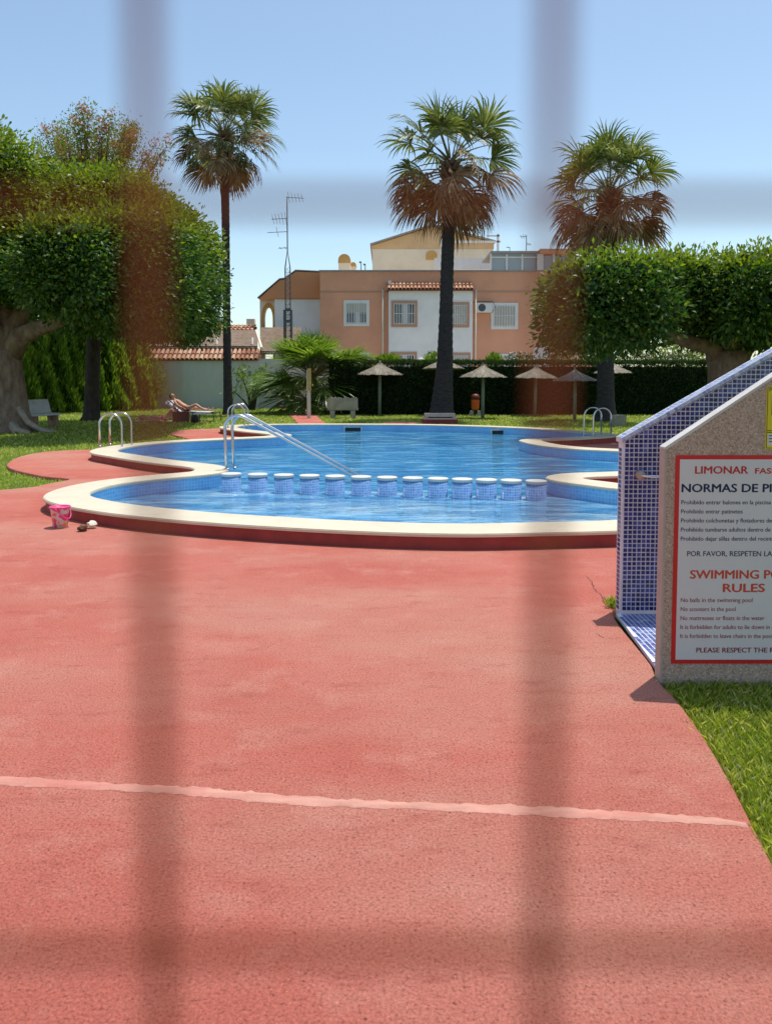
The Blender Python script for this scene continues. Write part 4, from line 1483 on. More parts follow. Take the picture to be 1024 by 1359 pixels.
for px in (651, 672, 692.5):
    a_, b_ = sx(px - 1, 337), sx(px + 1, 360)
    mb = MB(); mb.box((a_[0], -0.04, zb_), (b_[0], 0.025, a_[1] - 0.005)); mb.build('mullion', M['alu'], sr)
for px, w in ((715.5, 4), (733.2, 1.2), (750, 1.2)):
    a_, b_ = sx(px - w / 1, 337.7), sx(px + w / 1, 360)
    mb = MB(); mb.box((a_[0], -0.24, zb_), (b_[0], -0.175, a_[1] - 0.005)); mb.build('mullion', M['alu'], sr)
mb = MB(); a_, b_ = sx(652, 340.6), sx(713, 342.4); mb.box((a_[0], -0.03, b_[1]), (b_[0], 0.02, a_[1])); mb.build('transom', M['alu'], sr)

def yagi(mb, p, L, dirx, n, hl, tilt=0.0):
    """boom with cross elements; p boom root"""
    d = Vector((dirx, 0.25, tilt)).normalized()
    mb.tube([p, p + d * L], 0.018, 5)
    for k in range(n):
        c = p + d * (L * (k + 0.5) / n)
        h = hl * (1 - 0.35 * k / n)
        mb.tube([c + Vector((0.06, 0, -h)), c + Vector((-0.06, 0, h))], 0.011, 4)

def mast(name, label, px, pyt, pyb, y, ants, lattice_to=None, rad=0.035):
    pt, pb_ = PY(px, pyt, y), PY(px, pyb, y)
    m_ = empty(name, (pb_.x, y, pb_.z if lattice_to is None else ZL), label, 'antenna mast')
    oz = m_.location.z
    z0 = PY(px, lattice_to, y).z if lattice_to else pb_.z
    mb_ = MB(); mb_.tube([(0, 0, z0 - oz), (0, 0, pt.z - oz)], rad, 6); mb_.build('pole', M['dark_metal'], m_, smooth=True)
    if lattice_to:
        mb_ = MB()
        w = 0.14
        zt_ = z0 - oz
        for sx_, sy_ in ((-1, -1), (1, -1), (1, 1), (-1, 1)):
            mb_.tube([(sx_ * w, sy_ * w, 0), (sx_ * w, sy_ * w, zt_ - 0.9), (0, 0, zt_ + 0.1)], 0.018, 5)
        k = 0
        z = 0.2
        while z < zt_ - 1.1:
            for a_, b_ in (((-w, -w), (w, -w)), ((w, -w), (w, w)), ((w, w), (-w, w)), ((-w, w), (-w, -w))):
                mb_.tube([(a_[0], a_[1], z), (b_[0], b_[1], z + 0.3)], 0.009, 4)
                mb_.tube([(a_[0], a_[1], z), (b_[0], b_[1], z)], 0.009, 4)
            z += 0.3
        mb_.build('lattice', M['dark_metal'], m_)
        zc = PY(px, 422, y).z - oz
        mb_ = MB()
        for s in (-1, 1):
            mb_.box((s * 0.19 - 0.05, -0.2, zc - 1.5), (s * 0.19 + 0.05, 0.2, zc + 0.45))
        for zz in (zc + 0.4, zc - 0.25):
            mb_.box((-0.139, -0.2, zz), (0.139, 0.2, zz + 0.14))
        mb_.build('base_frame', M['dark_metal'], m_)
    for pya, L, dx, n, hl in ants:
        mb_ = MB()
        yagi(mb_, Vector((0, -0.03, PY(px, pya, y).z - oz)), L, dx, n, hl)
        mb_.build('aerial', M['dark_metal'], m_)
    return m_
mast('television_mast', 'tall lattice television mast with four aerials left of the salmon house', 382.5, 261, 470, 44.6,
     [(262, 0.95, 1, 5, 0.3), (290, 0.95, -1, 5, 0.36), (307.5, 1.2, -1, 1, 0.28), (329, 0.55, -1, 2, 0.08)], 334)
mast('roof_aerial', 'thin roof aerial standing above the glazed sunroom', 698, 312, 336, 50.0, [(314, 0.4, -1, 3, 0.15), (324, 0.3, 1, 2, 0.1)], None, 0.025)
mast('roof_aerial', 'short bent roof aerial between gable and sunroom', 676, 328, 336, 50.5, [(328.3, 0.22, -1, 2, 0.05)], None, 0.02)

# boundary wall with clay tile coping, door and the tiled outbuilding behind
WY = 43.0
def W(px, py, dy=0.0):
    return PY(px, py, WY + dy)
wo_ = (W(290, 541).x, WY, 0)
bwall = empty('boundary_wall', wo_, 'grey white rendered boundary wall with clay tile coping behind the lawn', 'wall')
a_, b_ = W(150, 478.5), W(343, 478.5)
mb = MB(); mb.box((a_.x - wo_[0], 0, ZL), (b_.x - wo_[0], 0.3, a_.z)); mb.build('wall', M['wall_render'], bwall)
c_, d_ = W(343, 476), W(371.5, 476)
e_, f_ = W(394, 476), W(470, 476)
mb = MB(); mb.box((c_.x - wo_[0] + 0.002, 0.08, ZL), (d_.x - wo_[0], 0.3, c_.z)); mb.box((e_.x - wo_[0], 0.08, ZL), (f_.x - wo_[0], 0.3, c_.z))
zd = W(380, 490.5).z
mb.box((d_.x - wo_[0] + 0.001, 0.08, zd), (e_.x - wo_[0] - 0.001, 0.3, c_.z))
mb.build('door_wall', M['wall_render'], bwall)
mb = MB(); mb.box((d_.x - wo_[0] + 0.004, 0.16, ZL + 0.12), (e_.x - wo_[0] - 0.004, 0.22, zd - 0.004)); dr = mb.build('door', M['white_render'], bwall)
mb = MB(); mb.box((d_.x - wo_[0] + 0.06, 0.12, 0.95), (d_.x - wo_[0] + 0.13, 0.158, 1.15)); mb.build('handle', M['dark_metal'], dr)
st0, st1 = W(370, 545), W(410, 545)
mb = MB(); mb.box((st0.x - wo_[0], -0.5, ZL), (st1.x - wo_[0], 0.078, 0.07)); mb.build('door_step', M['kerb'], bwall, bevel=0.02)
zt_ = W(250, 464, 0).z
mb = MB()
mb.add([(a_.x - wo_[0], 0.62, zt_ - 0.05), (b_.x - wo_[0], 0.62, zt_ - 0.05), (b_.x - wo_[0], -0.12, a_.z + 0.04), (a_.x - wo_[0], -0.12, a_.z + 0.04),
        (a_.x - wo_[0], 0.62, a_.z + 0.002), (b_.x - wo_[0], 0.62, a_.z + 0.002), (b_.x - wo_[0], -0.12, a_.z + 0.002), (a_.x - wo_[0], -0.12, a_.z + 0.002)],
       [(0, 3, 2, 1), (4, 5, 6, 7), (3, 7, 6, 2), (0, 4, 7, 3), (1, 2, 6, 5), (0, 1, 5, 4)])
cp = mb.build('coping', M['roof_dark'], bwall)
mb = MB(); tiled_slope(mb, a_.x - wo_[0], b_.x - wo_[0], 0.62, zt_ - 0.03, -0.16, a_.z + 0.03, 0.25, 0.11, 2)
tag(mb.build('coping_tiles', M['roof_tile'], cp), None, None, None, 'stuff')

oo = (W(280, 450, 2.5).x, WY + 2.5, 0)
ob = empty('outbuilding', oo, 'low outbuilding with brown lattice roof and pale tiles behind the boundary wall', 'outbuilding')
def lat(px0, px1, pyt, pyb, dy0, dy1, name):
    """sloping lattice roof seen from below pyb to pyt"""
    A0, A1 = W(px0, pyb, dy0), W(px1, pyb, dy0)
    B0, B1 = W(px0, pyt, dy1), W(px1, pyt, dy1)
    nx = 26
    mb_ = MB()
    O = Vector(oo)
    for k in range(nx):
        p_ = A0.lerp(A1, (k + 0.5) / nx) - O; q_ = B0.lerp(B1, (k + 0.5) / nx) - O
        mb_.tube([p_, q_], 0.045, 5)
    for k in range(9):
        p_ = A0.lerp(B0, k / 8) - O + Vector((0, 0, 0.07)); q_ = A1.lerp(B1, k / 8) - O + Vector((0, 0, 0.07))
        mb_.tube([p_, q_], 0.035, 5)
    o_ = mb_.build('lattice_roof', M['lattice'], ob)
    mb_ = MB()
    dz = Vector((0, 0, 0.13))
    mb_.add([A0 - O + dz, A1 - O + dz, B1 - O + dz, B0 - O + dz, A0 - O + dz * 1.4, A1 - O + dz * 1.4, B1 - O + dz * 1.4, B0 - O + dz * 1.4], [(3, 2, 1, 0), (4, 5, 6, 7), (0, 1, 5, 4), (1, 2, 6, 5), (2, 3, 7, 6), (3, 0, 4, 7)])
    mb_.build('reed_mat', M['lattice'], o_)
    return o_
lat(170, 342, 442, 463.5, 1.0, 3.4, 'lattice_roof')
lat(345, 400, 438.5, 470, 1.2, 3.6, 'lattice_roof')
for px in (288, 335, 249):
    p_ = W(px, 448, 1.3)
    mb = MB(); mb.tube([(p_.x - oo[0], 1.3 - 2.5, 0), (p_.x - oo[0], 1.3 - 2.5, p_.z)], 0.05, 6); mb.build('post', M['alu'], ob, smooth=True)
r0, r1 = W(180, 433.5, 5.5), W(341, 433.5, 5.5)
r2 = W(300, 442.5, 3.6)
mb = MB()
mb.add([(r0.x - oo[0], 1.1, r2.z), (r1.x - oo[0], 1.1, r2.z), (r1.x - oo[0], 3.0, r0.z), (r0.x - oo[0], 3.0, r0.z), (r0.x - oo[0], 3.0, 0), (r1.x - oo[0], 3.0, 0), (r0.x - oo[0], 1.1, 0), (r1.x - oo[0], 1.1, 0)],
       [(0, 1, 2, 3), (3, 2, 5, 4), (6, 7, 1, 0), (1, 7, 5, 2), (0, 3, 4, 6)])
tr_ = mb.build('roof', M['roof_dark'], ob)
mb = MB(); tiled_slope(mb, r0.x - oo[0], r1.x - oo[0], 3.0, r0.z + 0.02, 1.05, r2.z + 0.02, 0.25, 0.11, 4)
tag(mb.build('roof_tiles', M['roof_tile'], tr_), None, None, None, 'stuff')
g0, g1 = W(343.5, 443, 0.9), W(347, 460, 0.9)
mb = MB(); mb.tube([W(340, 439, 3.4) - Vector(oo), W(347, 462, 0.9) - Vector(oo)], 0.09, 6); mb.build('verge_board', M['cream_render'], ob)
# little chimney block behind
p_ = W(333, 428, 7)
mb = MB(); mb.box((p_.x - oo[0] - 0.25, 4.3, 0), (p_.x - oo[0] + 0.25, 4.8, W(333, 423.5, 7).z)); mb.build('chimney', M['cream_render'], ob)
p_ = W(284, 425, 7); 
mb = MB(); mb.box((p_.x - oo[0] - 0.4, 4.3, 0), (p_.x - oo[0] + 0.5, 4.8, W(284, 424, 7).z)); mb.build('chimney', M['cream_render'], ob)

# gate pillar beyond the hedge on the right
gp = empty('gate_pillar', PY(719, 500, 42), 'white pillar with orange tiled cap showing above the hedge beside the clipped ficus', 'pillar')
gp.location.z = 0
a_, b_ = PY(716, 461, 42), PY(733, 461, 42)
w = (b_.x - a_.x) / 2
mb = MB(); mb.box((-w, 0, ZL), (w, 0.7, a_.z)); mb.build('shaft', M['white_render'], gp)
mb = MB(); mb.lathe([(w * 1.25, 0), (w * 1.25, 0.08), (0.1, 0.42)], 4, (0, 0.35, a_.z + 0.003)); mb.build('cap', M['roof_tile'], gp)

# ================================================================== VEGETATION
def crown_quads(lobes, dens, L, W, seed, p_exp=4.0, inner=True, flat=0.0, droop=0.15, clump=0.18):
    """leaf clumps on the surface of several boxy lobes (centre, radii); returns (outer leaves, inner leaves)"""
    rng = np.random.default_rng(seed)
    outer, inn = [], []
    lobes = [(np.array(c, float), np.array(r, float)) for c, r in lobes]
    def val(pts, c, r):
        return (np.abs((pts - c) / r) ** p_exp).sum(1)
    for li, (c, r) in enumerate(lobes):
        area = 4 * math.pi * ((r[0] * r[1]) ** 1.6 + (r[0] * r[2]) ** 1.6 + (r[1] * r[2]) ** 1.6) ** (1 / 1.6) / 3 ** (1 / 1.6)
        nc = int(area * dens)
        d = unit(rng.normal(size=(nc, 3)))
        rad = ((np.abs(d) / r * 0 + np.abs(d)) ** p_exp).sum(1) ** (-1 / p_exp)
        lump = 1 + 0.05 * np.sin(d[:, 0] * 7 + li) * np.sin(d[:, 2] * 8 + 1.3 * li) + 0.03 * np.sin(d[:, 1] * 13 + d[:, 2] * 11) + rng.normal(0, 0.034, nc)
        s = d * rad[:, None] * lump[:, None]
        pos = c + s * r
        nrm = unit(np.sign(s) * np.abs(s) ** (p_exp - 1) / r)
        keep = np.ones(nc, bool)
        for lj, (c2, r2) in enumerate(lobes):
            if lj != li:
                keep &= val(pos, c2, r2 * 0.93) > 1
        pos, nrm = pos[keep], nrm[keep]
        m = 34
        P = np.repeat(pos, m, 0)
        N = np.repeat(nrm, m, 0)
        off = np.clip(rng.normal(0, clump, size=(len(P), 3)), -1.7 * clump, 1.7 * clump)
        P = P + off - N * np.abs(rng.normal(0, clump * 0.9, size=(len(P), 1)))
        D = N * 0.75 + off / clump * 0.35 + rng.normal(0, 0.55, size=P.shape) + np.array([0, 0, -droop])
        outer.append(leaves(P, D, L, W, 0.12, rng))
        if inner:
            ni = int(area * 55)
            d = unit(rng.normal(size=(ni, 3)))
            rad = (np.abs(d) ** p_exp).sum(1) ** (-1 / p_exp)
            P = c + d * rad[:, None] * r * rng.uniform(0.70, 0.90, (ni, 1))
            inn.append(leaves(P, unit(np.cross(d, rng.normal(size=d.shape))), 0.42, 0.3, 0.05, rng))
    o = np.concatenate(outer)
    return o, (np.concatenate(inn) if inner else None)


def lobe(px, py, rx, ry, y, ry_depth):
    yn = y - 0.62 * ry_depth             # the outline is set by the near face
    c = PY(px, py, yn)
    k = yn / F
    return ((PY(px, py, y).x, y, c.z), (rx * (y - 0.35 * ry_depth) / F, ry_depth, ry * k))


def crown_obj(parent, lobes, seed, dens=17, L=0.145, W=0.074, **kw):
    o, i = crown_quads(lobes, dens, L, W, seed, **kw)
    loc = np.array(parent.location)
    z = o[:, 0, 2]
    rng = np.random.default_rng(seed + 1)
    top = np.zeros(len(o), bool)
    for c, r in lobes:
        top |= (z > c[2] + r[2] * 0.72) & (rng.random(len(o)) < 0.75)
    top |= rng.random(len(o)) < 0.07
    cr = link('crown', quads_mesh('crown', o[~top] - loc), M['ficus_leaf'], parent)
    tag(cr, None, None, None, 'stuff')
    y_ = link('lit_top_leaves', quads_mesh('lit_top_leaves', o[top] - loc), M['ficus_leaf_light'], cr)
    tag(y_, None, None, None, 'stuff')
    y2 = link('dark_filler_leaves', quads_mesh('dark_filler_leaves', i - loc), M['inner_leaf'], cr)
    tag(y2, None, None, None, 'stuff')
    return cr


def wob(path, amp, seed):
    rnd = random.Random(seed)
    return [Vector(p) + Vector((rnd.uniform(-amp, amp), rnd.uniform(-amp, amp), 0)) for p in path]


# ---- left front ficus with pale trunk and roots
def rel(parent, pts):
    o_ = Vector(parent.location)
    return [Vector(p) - o_ for p in pts]
TY = 23.6
t1 = empty('ficus_tree', (G(14, 572, ZL).x, TY, ZL), 'broad ficus with pale forked trunk and surface roots beside the left bench', 'tree', 'clipped ficus trees')
mb = MB()
q = lambda px, py, dy=0: PY(px, py, TY + dy)
mb.tube(rel(t1, [q(12, 576), q(12, 565), q(11, 545), q(9, 515), q(7, 490), q(6, 465)]), [0.95, 0.72, 0.60, 0.54, 0.50, 0.46], 18)
mb.tube(rel(t1, [q(2, 475), q(6, 455, .1), q(22, 430, .2), q(30, 412, .3), q(36, 380, .4)]), [0.40, 0.38, 0.30, 0.25, 0.2], 12)
mb.tube(rel(t1, [q(4, 470), q(-4, 445), q(-20, 425, -.2), q(-40, 400, -.3)]), [0.42, 0.38, 0.3, 0.22], 12)
mb.tube(rel(t1, [q(14, 470), q(28, 446, -.1), q(48, 437, -.2), q(70, 430, -.4), q(88, 421, -.5), q(110, 400, -.6)]), [0.36, 0.30, 0.25, 0.21, 0.18, 0.12], 12)
mb.tube(rel(t1, [q(8, 460), q(6, 440, .2), q(10, 418, .4), q(4, 390, .5)]), [0.36, 0.3, 0.26, 0.18], 12)
mb.build('trunk', M['ficus_bark'], t1, smooth=True)
rn = random.Random(3)
for k in range(13):
    a_ = rn.uniform(-2.9, 0.1)
    x0, y0 = 0.62 * math.cos(a_), 0.62 * math.sin(a_)
    pts = [(x0, y0, 0.30)]
    ln = rn.uniform(0.6, 1.4)
    for s in (0.3, 0.6, 1.0):
        aa = a_ + rn.uniform(-0.35, 0.35) * s
        pts.append((x0 + ln * s * math.cos(aa), y0 + ln * s * math.sin(aa), 0.14 - 0.16 * s))
    mb = MB(); mb.tube(pts, [0.12, 0.085, 0.06, 0.03], 7); mb.build('root', M['root'], t1, smooth=True)
mb = MB(); mb.tube([(0.55, -0.3, 0.75), (0.85, -0.35, 0.3), (1.3, -0.42, 0.06), (1.75, -0.5, -0.02)], [0.10, 0.09, 0.07, 0.03], 8); mb.build('root', M['root'], t1, smooth=True)
crown_obj(t1, [lobe(-52, 272, 98, 108, 22.5, 2.0), lobe(106, 350, 62, 60, 21.0, 1.9)], 11)

# ---- second ficus, dark trunk
t2 = empty('ficus_tree', (G(122, 558.5, ZL).x, G(122, 558.5, ZL).y, ZL), 'clipped ficus with straight dark trunk between the bench and the sunbathers', 'tree', 'clipped ficus trees')
ty2 = t2.location.y
q = lambda px, py, dy=0: PY(px, py, ty2 + dy)
mb = MB()
mb.tube(rel(t2, [q(121, 561), q(121.5, 553), q(122, 540), q(123, 510), q(124, 470), q(125, 430), q(128, 380)]), [0.46, 0.34, 0.30, 0.27, 0.26, 0.26, 0.2], 14)
mb.tube(rel(t2, [q(124, 440), q(160, 410, -1), q(200, 380, -2)]), [0.2, 0.15, 0.1], 8)
mb.tube(rel(t2, [q(124, 440), q(100, 410, 1), q(80, 370, 1)]), [0.2, 0.15, 0.1], 8)
mb.build('trunk', M['dark_bark'], t2, smooth=True)
crown_obj(t2, [lobe(136, 324, 92, 98, 27.5, 3.6), lobe(222, 357, 58, 84, 26.5, 2.8), lobe(188, 356, 66, 76, 22.5, 2.2)], 21)

# ---- right ficus group behind the shower wall
t3 = empty('ficus_tree', (G(966, 590, ZL).x, 20.6, ZL), 'wide clipped ficus with two rounded crowns behind the shower wall', 'tree', 'clipped ficus trees')
q = lambda px, py, dy=0: PY(px, py, 20.6 + dy)
mb = MB()
mb.tube(rel(t3, [q(965, 590), q(965, 560), q(966, 520), q(966, 490), q(965, 466)]), [0.85, 0.60, 0.52, 0.52, 0.56], 16)
mb.tube(rel(t3, [q(958, 478), q(942, 460, -.2), q(915, 454, -.5), q(886, 444, -.8), q(860, 425, -1)]), [0.34, 0.22, 0.18, 0.15, 0.1], 10)
mb.tube(rel(t3, [q(962, 480), q(950, 452, .3), q(940, 430, .4)]), [0.3, 0.22, 0.15], 10)
mb.tube(rel(t3, [q(972, 480), q(990, 452, .3), q(1010, 430, .4)]), [0.36, 0.28, 0.2], 10)
mb.tube(rel(t3, [q(966, 476), q(968, 450, -.3), q(962, 420, -.4)]), [0.32, 0.25, 0.2], 10)
mb.tube(rel(t3, [q(900, 450, -.6), q(880, 457, -.6), q(850, 462, -.7), q(836, 455, -.8)]), [0.07, 0.05, 0.045, 0.03], 6)
mb.build('trunk', M['ficus_bark'], t3, smooth=True)
crown_obj(t3, [lobe(803, 399, 74, 58, 19.8, 2.0), lobe(886, 382, 50, 42, 20.6, 1.7), lobe(990, 391, 78, 55, 20.4, 2.3), lobe(1130, 405, 80, 66, 20.8, 2.4)], 31)

# ---- sparse tree with orange blossom behind
ft = empty('blossom_tree', (PY(128, 500, 40).x, 40.0, ZL), 'sparse tree with orange blossom showing above the left ficus crowns', 'tree')
rn = random.Random(5)
rg = np.random.default_rng(5)
mb = MB()
mb.tube([(0, 0, 0), (0.1, 0, 4), (0, 0, 8)], [0.28, 0.22, 0.16], 8)
tips = []
for k in range(58):
    px, py = rn.choice([(rn.uniform(48, 225), rn.uniform(150, 232)), (rn.uniform(60, 180), rn.uniform(140, 230))])
    if py < 150 + abs(px - 120) * 0.35:
        py += 30
    p_ = PY(px, py, 40 + rn.uniform(-2.4, 2.4)) - Vector(ft.location)
    b_ = Vector((p_.x * 0.35 + rn.uniform(-.3, .3), p_.y * 0.4, 8 + (p_.z - 8) * 0.35))
    mb.tube([(0, 0, rn.uniform(6.5, 8)), b_, b_.lerp(p_, 0.6) + Vector((rn.uniform(-.2, .2), 0, -0.15)), p_], [0.09, 0.06, 0.035, 0.012], 5)
    for s in (0.45, 0.6, 0.75, 0.88, 1.0, 1.06):
        tips.append((b_.lerp(p_, s), s))
mb.build('trunk', M['dark_bark'], ft, smooth=True)
P, FP = [], []
for t, s in tips:
    c = np.array(t)
    if rn.random() < 0.85:
        P.append(c + rg.normal(0, 0.24, (50, 3)))
    if rn.random() < 0.40:
        FP.append(c + rg.normal(0, 0.15, (30, 3)) + [0, -0.05, 0.08])
P, FP = np.concatenate(P), np.concatenate(FP)
cr = link('crown', quads_mesh('crown', leaves(P, rg.normal(size=P.shape) + [0, 0, .3], 0.17, 0.06, 0.1, rg)), M['flower_leaf'], ft)
tag(cr, None, None, None, 'stuff')
cr = link('blossoms', quads_mesh('blossoms', leaves(FP, rg.normal(size=FP.shape), 0.12, 0.08, 0.1, rg)), M['flower'], ft)
tag(cr, None, None, None, 'stuff')


# ---- hedges
def hedge(name, label, a_, b_, height, thick, dens, L, W, seed, mat, tipmat, rag=0.08, column=0.0, updir=0.6, batter=0.0):
    a_, b_ = Vector((a_[0], a_[1], 0)), Vector((b_[0], b_[1], 0))
    d = (b_ - a_)
    ln = d.length
    d.normalize()
    nn = Vector((d.y, -d.x, 0))              # front side
    root = empty(name, (a_ + b_) / 2 + Vector((0, 0, ZL)), label, 'hedge')
    o_ = np.array(root.location)
    rng = np.random.default_rng(seed)
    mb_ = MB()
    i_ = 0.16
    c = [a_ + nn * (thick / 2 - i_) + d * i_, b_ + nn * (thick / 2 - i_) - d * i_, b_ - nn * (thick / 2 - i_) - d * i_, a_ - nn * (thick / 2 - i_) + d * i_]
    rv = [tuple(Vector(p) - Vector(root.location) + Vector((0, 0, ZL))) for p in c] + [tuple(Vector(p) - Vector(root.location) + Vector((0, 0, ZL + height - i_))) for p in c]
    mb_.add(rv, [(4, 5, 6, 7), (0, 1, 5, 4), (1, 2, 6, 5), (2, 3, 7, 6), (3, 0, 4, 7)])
    mb_.build('dark_core', M['hedge_core'], root)  # near-black box, the shade between the sprays put into its colour
    D3, N3, Z3 = np.array(d), np.array(nn), np.array([0, 0, 1.0])
    def face(n_, org, u, lu, v, lv, nrm, up):
        s, t = rng.random(n_) * lu, rng.random(n_) * lv
        P_ = org + s[:, None] * u + t[:, None] * v
        bul = rag * (np.sin(s * 2.3 + seed) * np.sin(t * 1.9 + 2) + 0.6 * np.sin(s * 5.1 + t * 3.3))
        if column:
            bul = bul + column * (np.abs(np.sin(s * 2.6 + 0.5 * np.sin(t * 0.9 + s))) - 0.5) + column * 0.6 * np.sin(s * 7.7 + 0.8 * np.sin(t))
        bul = bul + batter * (1 - t / lv) * (0 if nrm[2] > 0.5 else 1)
        P_ = P_ + nrm * (bul + rng.normal(0, rag * 0.5, n_) - rag * 0.3)[:, None]
        Dv = nrm * 0.5 + np.array([0, 0, updir]) * up + rng.normal(0, 0.33, (n_, 3))
        return leaves(P_, Dv, L, W, 0.1, rng)
    A = np.array(a_)
    fr = face(int(ln * height * dens), A + N3 * thick / 2 + Z3 * ZL, D3, ln, Z3, height, N3, 1)
    bk_ = face(int(ln * height * dens * 0.4), A - N3 * thick / 2 + Z3 * ZL, D3, ln, Z3, height, -N3, 1)
    e1 = face(int(thick * height * dens), A - N3 * thick / 2 + Z3 * ZL, N3, thick, Z3, height, -D3, 1)
    e2 = face(int(thick * height * dens), np.array(b_) - N3 * thick / 2 + Z3 * ZL, N3, thick, Z3, height, D3, 1)
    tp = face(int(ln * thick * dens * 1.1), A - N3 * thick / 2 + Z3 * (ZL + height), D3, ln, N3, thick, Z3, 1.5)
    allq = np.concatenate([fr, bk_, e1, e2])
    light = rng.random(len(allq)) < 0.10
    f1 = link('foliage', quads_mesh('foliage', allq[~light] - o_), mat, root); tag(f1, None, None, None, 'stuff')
    f2 = link('top_foliage', quads_mesh('top_foliage', np.concatenate([tp, allq[light]]) - o_), tipmat, f1); tag(f2, None, None, None, 'stuff')
    # upright shoots on the top edge
    return root


HY = 35.0
hzt = PY(640, 482, HY).z
hedge('clipped_hedge', 'long dark clipped cypress hedge behind the thatched parasols', (PY(440, 540, HY).x, HY + 0.6), (27, HY + 0.6), hzt - ZL, 1.2, 420, 0.17, 0.055, 41, M['hedge_leaf'], M['hedge_tip'], 0.04, 0, 0.5)
hl0, hl1 = (-25.4, 30.0), (W(176, 541).x, 42.4)
hedge('loose_hedge', 'tall bright green loose cypress hedge behind the left bench', hl0, hl1, PY(120, 441, 41).z - ZL, 1.4, 520, 0.42, 0.075, 43, M['cypress_light'], M['cypress_light'], 0.12, 0.45, 1.3, 2.0)

# tall shoots and pale blossom along the top of the clipped hedge
rg = np.random.default_rng(9)
def bush(name, label, px, py, w, h, y, n_, L, Wd, mat, cat='shrub', stem=True, up=0.5, group=None):
    """loose bush: px,py is the middle in the photograph, w,h half sizes in metres"""
    c = PY(px, py, y)
    r_ = empty(name, (c.x, y, ZL), label, cat, group)
    d_ = unit(rg.normal(size=(n_, 3))) * (rg.random((n_, 1)) ** 0.4)
    P_ = d_ * [w, w * 0.7, h] + [0, 0, c.z - ZL]
    Dv = d_ * 0.6 + rg.normal(0, 0.5, (n_, 3)) + [0, 0, up]
    tag(link('foliage', quads_mesh('foliage', leaves(P_, Dv, L, Wd, 0.1, rg)), mat, r_), None, None, None, 'stuff')
    if stem:
        mb_ = MB()
        for k in range(5):
            a__ = k * 1.3
            mb_.tube([(0.05 * math.cos(a__), 0.05 * math.sin(a__), 0), (w * .3 * math.cos(a__), w * .3 * math.sin(a__), (c.z - ZL) * 0.5), (w * .5 * math.cos(a__), w * .35 * math.sin(a__), c.z - ZL)], [0.035, 0.025, 0.012], 5)
        mb_.build('stem', M['dark_bark'], r_)
    return r_
for i, (px, py, w, h) in enumerate([(575, 481, 0.55, 0.45), (655, 479, 0.35, 0.3), (560, 490, 0.3, 0.3), (515, 478, 0.6, 0.2)]):
    bush('garden_shrub', ['bright shrub poking above the hedge beside the central palm', 'small bright shrub poking above the hedge right of the central palm', 'light green shrub around the globe lamp', 'low green shrub above the hedge over the bench'][i], px, py, w, h, HY + 1.6, 500, 0.2, 0.06, M['cypress_light'], up=0.9, group='shrubs behind the clipped hedge')
for i, px in enumerate((690, 735, 780, 840, 872, 905)):
    r_ = bush('flowering_shrub', ['pale flowering shrub behind the hedge below the salmon house window shutter', 'pale flowering shrub behind the hedge over the gate pillar foot', 'pale flowering shrub behind the hedge left of the right palm trunk', 'pale flowering shrub behind the hedge right of the right palm trunk', 'pale flowering shrub behind the hedge under the gap between the ficus crowns', 'pale flowering shrub behind the hedge next to the right ficus trunk'][i], px, 476, 0.75, 0.28, HY + 2.2, 330, 0.14, 0.05, M['hedge_tip'], group='pale flowering shrubs behind the hedge')
    n_ = 45
    P_ = unit(rg.normal(size=(n_, 3))) * [0.7, 0.5, 0.30] + [0, 0, PY(px, 475, HY + 2.2).z - ZL]
    tag(link('blossoms', quads_mesh('blossoms', leaves(P_, rg.normal(size=P_.shape), 0.13, 0.08, 0.1, rg)), M['pale_flower'], r_), None, None, None, 'stuff')
# distant greenery seen under the left crowns
bush('garden_shrub', 'tangled shrub above the boundary wall under the left ficus crown', 205, 452, 1.6, 0.8, 46.5, 900, 0.22, 0.08, M['flower_leaf'])
bush('garden_shrub', 'dense dark shrub behind the hedge under the limb of the right ficus', 915, 468, 3.2, 0.85, HY + 4, 2200, 0.2, 0.08, M['flower_leaf'])
bush('garden_shrub', 'pale green shrub at the far end of the left hedge', 203, 505, 0.7, 1.3, 41.8, 900, 0.2, 0.06, M['cypress_light'], up=0.9)


